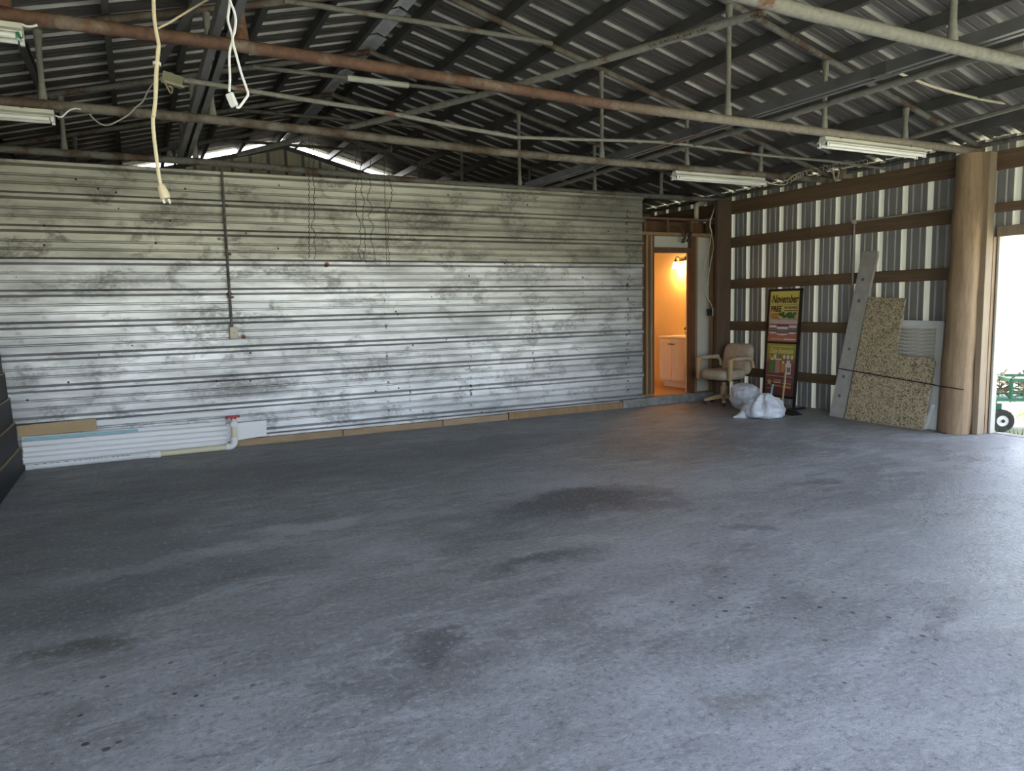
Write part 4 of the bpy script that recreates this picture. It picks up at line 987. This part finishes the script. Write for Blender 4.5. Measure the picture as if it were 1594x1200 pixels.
for (a_, b_, c_, d_, m_) in ((-.10,.195,.03,.215,orn), (-.10,.165,.03,.185,pale), (-.10,.12,.03,.138,orn), (.05,.19,.20,.205,gry), (.05,.16,.20,.172,pale), (.05,.105,.20,.135,orn), (-.23,.255,.22,.262,pale), (-.22,.08,-.11,.09,orn)):
    prn(lo_p, [rect(a_, v0+b_, c_, v0+d_)], m_, 'text_line_print', .0105)
# broom with black head lying before the stand, and a blue stick
a, b = PX(1224, 572, 7.42), PX(1217, 621, 7.38)
bm_o = empty('broom', (7.36, 6.95, 0), 'broom with a pale wooden handle and black head before the poster stand', 'broom')
hb = PZ(1216, 634); 
obj('handle', MB().tube([a, (b.x-.005, b.y-.004, .05)], .012, 8), M['pine'], bm_o, smooth=True)
mb = MB(); hx, hy = b.x, b.y
mb.hexa([(hx-.14,hy-.30,0),(hx+.04,hy-.32,0),(hx+.06,hy+.13,0),(hx-.12,hy+.16,0),(hx-.09,hy-.22,.05),(hx-.01,hy-.24,.05),(hx+.02,hy+.06,.075),(hx-.07,hy+.08,.075)])
obj('broom_head', mb, M['black'], bm_o, bevel=.008)
a, b = PX(1203, 598, 7.28), PX(1197.5, 622, 7.26)
obj('blue_stick', MB().tube([a, (b.x-.03, b.y-.01, .0)], .013, 8), basic('blue_plastic', (.20,.42,.52), .4, 0, .15, 6), smooth=True, label='short pale blue stick standing between the white bag and the poster stand', cat='stick')

# ---------------------------------------------------------------- plastic bags
def bag_mat(name, c):
    t = NT(name); t.set(c, .28); t.b.inputs['Transmission Weight'].default_value = .12
    n1 = t.noise(t.oc, 9, 6, .7, 1.5); t.bump(n1, .5, .02); return t.mat
M['bag'] = bag_mat('white_plastic_film', (.72,.75,.82))
def blob(fn, nu=110, nv=64):
    mb = MB(); vs = []
    for i in range(nv+1):
        th = math.pi*i/nv
        for j in range(nu):
            ph = 2*math.pi*j/nu; vs.append(fn(th, ph))
    fs = [(i*nu+j, i*nu+(j+1)%nu, (i+1)*nu+(j+1)%nu, (i+1)*nu+j) for i in range(nv) for j in range(nu)]
    mb.add(vs, fs); return mb
c1 = Vector((7.20, 7.28, 0))
def f1(th, ph):
    z = (1-math.cos(th))/2; r = math.sin(th)**.42
    w = .175*(1.0 - .10*z) ; dx, dy = math.cos(ph), math.sin(ph)
    sq = 1/max(abs(dx), abs(dy))**.45
    p = Vector((dx*w*r*sq, dy*w*r*sq*.95, z*.335))
    n_ = mnoise.noise(p*7+Vector((2,0,0)))*.03-abs(mnoise.noise(p*7+Vector((9,3,1))))*.04-abs(mnoise.noise(p*17+Vector((1,7,2))))*.014+.015
    p += Vector((dx, dy, .5*(z-.2)))*n_; p.z = max(0, p.z); return c1+p+Vector((.03*z, 0, 0))
b1 = empty('plastic_bag', c1, 'upright crumpled white plastic bag in front of the office chair', 'bag')
obj('bag_film', blob(f1), M['bag'], b1, smooth=True)
c2 = Vector((6.88, 6.62, 0))
def f2(th, ph):
    z = (1-math.cos(th))/2; dx, dy = math.cos(ph), math.sin(ph)
    prof_ = (math.sin(th)**.5)*(.27*(1-z)**.75+.075)
    p = Vector((dx*prof_*1.0, dy*prof_*.9, z*.30))
    fold = .022*math.sin(ph*9+3*z)*(.3+z)*math.sin(th)
    n_ = mnoise.noise(p*6+Vector((5,1,0)))*.035-abs(mnoise.noise(p*8+Vector((4,2,8))))*.05-abs(mnoise.noise(p*18))*.016+.016+fold
    p += Vector((dx, dy, .3*(z-.1)))*n_; p.z = max(0, p.z); return c2+p+Vector((.02*z, .0, 0))
b2 = empty('plastic_bag', c2, 'slumped white plastic bag with a twisted neck before the poster stand', 'bag')
obj('bag_film', blob(f2), M['bag'], b2, smooth=True)
tl = [c2+Vector((-.16,.04,.07)), c2+Vector((-.24,.09,.045)), c2+Vector((-.30,.13,.02)), c2+Vector((-.35,.16,.012))]
obj('bag_tail', MB().tube(smoothpts(tl,4), [.07,.066,.062,.058,.054,.05,.044,.038,.030,.022,.016,.012,.008], 12), M['bag'], b2, smooth=True)

# ---------------------------------------------------------------- office chair
def fabric():
    t = NT('tweed_fabric'); n1 = t.noise(t.oc, 14, 5, .7); n2 = t.noise(t.scale(t.oc, (1,1,1)), 90, 3, .7)
    col = t.mix(t.ramp(n1, .35, .7), (.46,.38,.29), (.31,.25,.185)); col = t.mix(t.ramp(n2, .45, .65, 0, .6), col, (.58,.50,.40))
    t.set(col, .9); t.bump(n2, .4, .004); return t.mat
M['fabric'] = fabric(); M['oak'] = wood('pale_oak', (.52,.38,.22), (.40,.28,.15), 3, (5,5,1), .5)
chair = empty('office_chair', (7.33, 7.80, 0), 'tan tweed office chair with pale wooden arms and star base', 'chair', rz=math.radians(186))
def cushion(name, x0, x1, w, z0, z1, mat, xf=None, rnd=.05):
    # rounded pad: superellipse outline
    mb = MB(xf); nu, nv = 32, 8; vs = []
    cx_, hx_ = (x0+x1)/2, (x1-x0)/2
    for i in range(nv+1):
        a = -math.pi/2+math.pi*i/nv; zz = (z0+z1)/2+(z1-z0)/2*math.sin(a); k_ = 1-(1-math.cos(a))*rnd/min(hx_, w)
        for j in range(nu):
            p_ = 2*math.pi*j/nu; c_, s_ = math.cos(p_), math.sin(p_); e = .45
            vs.append((cx_+hx_*k_*math.copysign(abs(c_)**e, c_), w*k_*math.copysign(abs(s_)**e, s_), zz))
    fs = [(i*nu+j, i*nu+(j+1)%nu, (i+1)*nu+(j+1)%nu, (i+1)*nu+j) for i in range(nv) for j in range(nu)]+[tuple(range(nu-1,-1,-1)), tuple(nv*nu+j for j in range(nu))]
    mb.add(vs, fs); return obj(name, mb, mat, chair, local=True, smooth=True)
cushion('seat', -.24, .27, .25, .36, .50, M['fabric'])
bxf = Matrix.Translation((-.24, 0, .40)) @ Matrix.Rotation(math.radians(-102), 4, 'Y')
cushion('backrest', .0, .46, .255, -.055, .055, M['fabric'], bxf, .055)
mb = MB(bxf); mb.hexa([(.06,-.20,.05),(.42,-.20,.05),(.42,.20,.05),(.06,.20,.05),(.10,-.17,.075),(.38,-.17,.075),(.38,.17,.075),(.10,.17,.075)])
obj('back_shell', mb, M['black'], chair, local=True)
for s_ in (-1, 1):
    y = s_*.285
    arm = obj('armrest', MB().tube([(.20,y,.44),(.205,y,.60),(.19,y,.645),(.15,y,.66),(-.10,y,.655),(-.20,y,.64),(-.25,y,.60),(-.265,y,.52)], .024, 10), M['oak'], chair, local=True, smooth=True)
    obj('arm_post', MB().box((.175,y-.022,.36),(.23,y+.022,.66)), M['oak'], chair, local=True, bevel=.008)
    pd = obj('arm_pad', MB().box((-.20,y-.035,.635),(.14,y+.035,.685)), M['fabric'], chair, local=True, bevel=.015)
obj('seat_plate', MB().box((-.16,-.16,.335),(.16,.16,.36)), M['black'], chair, local=True)
obj('column', MB().lathe([(.045,.10),(.045,.26),(.03,.27),(.03,.34)], (0,0,0), (0,0,1), 16), M['oak'], chair, local=True, smooth=True)
for i in range(5):
    a = math.radians(-30+72*i); d_ = Vector((math.cos(a), math.sin(a), 0)); n_ = Vector((-d_.y, d_.x, 0))
    vs = [d_*.03+n_*.028+Vector((0,0,.085)), d_*.03-n_*.028+Vector((0,0,.085)), d_*.28-n_*.02+Vector((0,0,.05)), d_*.28+n_*.02+Vector((0,0,.05)),
          d_*.03+n_*.028+Vector((0,0,.15)), d_*.03-n_*.028+Vector((0,0,.15)), d_*.29-n_*.02+Vector((0,0,.085)), d_*.29+n_*.02+Vector((0,0,.085))]
    lg = obj('base_leg', MB().hexa(vs), M['oak'], chair, local=True, bevel=.006)
    c_ = d_*.265; ca = obj('caster', MB().lathe([(.0,-.016),(.022,-.016),(.024,0),(.022,.016),(0,.016)], (c_.x, c_.y, .024), n_, 14), M['black'], lg, local=True, smooth=True)

# ---------------------------------------------------------------- wires at the right wall head
hp = PX(1301, 268, 7.72)
wb = empty('wire_bracket', (hp.x, hp.y, hp.z-.1), 'short post top with loose white wires looped above the ribbed wall', 'bracket')
obj('post_stub', MB().box((7.80, hp.y-.05, 2.915), (7.93, hp.y+.05, 3.02)), M['post_grey'], wb)
for L_ in ([(1303,250),(1300,262),(1298,276),(1302,282),(1306,270),(1304,256)], [(1286,258),(1293,266),(1299,274)], [(1290,252),(1300,254),(1310,252)], [(1296,255),(1297,268),(1301,280)]):
    obj('loose_wire', MB().tube(smoothpts([PX(x, y, 7.72) for x, y in L_], 4), .0055, 6), M['plate'], wb, smooth=True)
main = smoothpts([PY(1190,281,6.45), PY(1202,286,6.45), PY(1222,287,6.46), PY(1236,276,6.47), PY(1252,270,6.48), PY(1285,262,6.50), PX(1300,259,7.6), PX(1325,256,7.6), PX(1350,252,7.6)], 10)
mb = MB().tube(main[:24], .006, 6)
obj('cable_lead', mb, M['plate'], wb, smooth=True)
mb = MB(); wv = []
for i, q in enumerate(main[24:]): wv.append(q)
obj('cable_run', MB().tube(wv, .009, 7), M['pipe_dark'], wb, smooth=True)
hel = []
for i in range(len(wv)-1):
    for j in range(4):
        q = wv[i].lerp(wv[i+1], j/4); a = (i*4+j)*.62; hel.append(q+Vector((0, .028*math.cos(a), .030*math.sin(a))))
obj('wrapped_wire', MB().tube(hel, .0045, 5), M['plate'], wb, smooth=True)

# ---------------------------------------------------------------- outside the doorway
obj('door_sill', MB().box((XR-.02, DY0, -.06), (XR+.10, 4.50, .006)), M['curb'], wall_right, bevel=.005)
M['tyre'] = basic('tyre_rubber', (.035,.033,.032), .8, 0, .3, 9); M['cartgreen'] = basic('cart_green', (.03,.16,.085), .4, 0, .25, 6)
wc_ = PZ(1561, 673, -.06); wr = .125
cart = empty('garden_cart', (wc_.x+.35, wc_.y+.1, -.06), 'green garden cart with small white-hubbed tyres standing outside the doorway', 'cart')
ax_ = Vector((-.62, -.78, 0)).normalized()        # axle points towards the viewer
along = Vector((.78, -.62, 0)).normalized()
def wheel(c):
    w_ = obj('tyre', MB().lathe([(.062,-.038),(.09,-.05),(.115,-.045),(.125,-.02),(.125,.02),(.115,.045),(.09,.05),(.062,.038)], c, ax_, 28, cap=False), M['tyre'], cart, smooth=True)
    h_ = obj('wheel_hub', MB().lathe([(.065,-.02),(.068,.025),(.058,.034),(.05,.02),(.024,.018),(.022,.045),(.0,.048)], c, ax_, 24), M['white'], w_, smooth=True)
    obj('hub_cap', MB().lathe([(.020,.045),(.018,.055),(0,.056)], c, ax_, 14), M['tyre'], w_, smooth=True)
c0_ = Vector((wc_.x, wc_.y, -.06+wr)) - ax_*.05
for da in (0, .75):
    for db in (0, -.5): wheel(c0_+along*da+ax_*db)
cc = c0_+along*.37-ax_*.25
bot = .30; top_ = .52
def cpt(a, b, z): p = cc+along*a+ax_*b; return Vector((p.x, p.y, z))
mb = MB()
for zz in (bot, top_):
    for (a0, b0, a1, b1) in ((-.46,.27,.48,.27),(-.46,-.27,.48,-.27),(-.46,.27,-.46,-.27),(.48,.27,.48,-.27)):
        if zz == top_: a0, a1 = max(a0, -.30), max(a1, -.30)
        mb.bar(cpt(a0,b0,zz), cpt(a1,b1,zz), .035, .035)
for a0, b0 in ((-.30,.27),(-.30,-.27),(.48,.27),(.48,-.27)): mb.bar(cpt(a0,b0,bot), cpt(a0,b0,top_), .03, .03, (1,0,0))
obj('bed_frame', mb, M['cartgreen'], cart)
mb = MB()
for i in range(15): mb.tube([cpt(-.28+i*.053,.27,bot), cpt(-.28+i*.053,.27,top_)], .004, 5)
for i in range(4): mb.tube([cpt(-.30,.27,bot+.04+i*.045), cpt(.48,.27,bot+.04+i*.045)], .004, 5)
obj('mesh_side', mb, M['cartgreen'], cart); cart.children[-1]['kind'] = 'stuff'
obj('bed_floor', MB().hexa([cpt(-.45,.26,bot-.01), cpt(.47,.26,bot-.01), cpt(.47,-.26,bot-.01), cpt(-.45,-.26,bot-.01), cpt(-.45,.26,bot+.004), cpt(.47,.26,bot+.004), cpt(.47,-.26,bot+.004), cpt(-.45,-.26,bot+.004)]), M['cartgreen'], cart)
for da in (0, .75):
    obj('axle_bracket', MB().bar(c0_+along*da-ax_*.10+Vector((0,0,.0)), c0_+along*da-ax_*.10+Vector((0,0,.18)), .07, .03, ax_).bar(c0_+along*da, c0_+along*da-ax_*.5, .025, .025), M['cartgreen'], cart)
M['brush'] = basic('brush_pile', (.26,.21,.14), .9, 0, .5, 14, c2=(.10,.085,.05))
mb = MB(); random.seed(11)
for i in range(70):
    a0 = random.uniform(-.42,.40); b0 = random.uniform(-.2,.2); q = cpt(a0, b0, bot+random.uniform(.02,.22)); d_ = Vector((random.uniform(-1,1), random.uniform(-1,1), random.uniform(-.25,.45))).normalized()*random.uniform(.1,.2)
    mb.tube([q-d_, q+Vector((0,0,.01)), q+d_], random.uniform(.006,.014), 5)
bp_ = obj('brush_load', mb, M['brush'], cart); bp_['kind'] = 'stuff'
# grass by the sill
mb = MB(); random.seed(5)
for i in range(1500):
    x = random.uniform(8.15, 10.2); y = random.uniform(2.9, 6.2);
    rel = Vector((x-cc.x, y-cc.y, 0))
    if abs(rel.dot(along)) < .58 and abs(rel.dot(ax_)) < .42: continue
    h_ = random.uniform(.03,.12); a = random.uniform(0, 6.28); w_ = .006
    dx, dy = math.cos(a), math.sin(a); lx, ly = random.uniform(-.04,.04), random.uniform(-.04,.04)
    mb.add([(x-dx*w_, y-dy*w_, -.06), (x+dx*w_, y+dy*w_, -.06), (x+lx, y+ly, -.06+h_)], [(0,1,2)])
obj('grass', mb, basic('grass_blades', (.13,.22,.045), .7, 0, .4, 3), label='short green grass growing outside the doorway', cat='grass', kind='stuff')
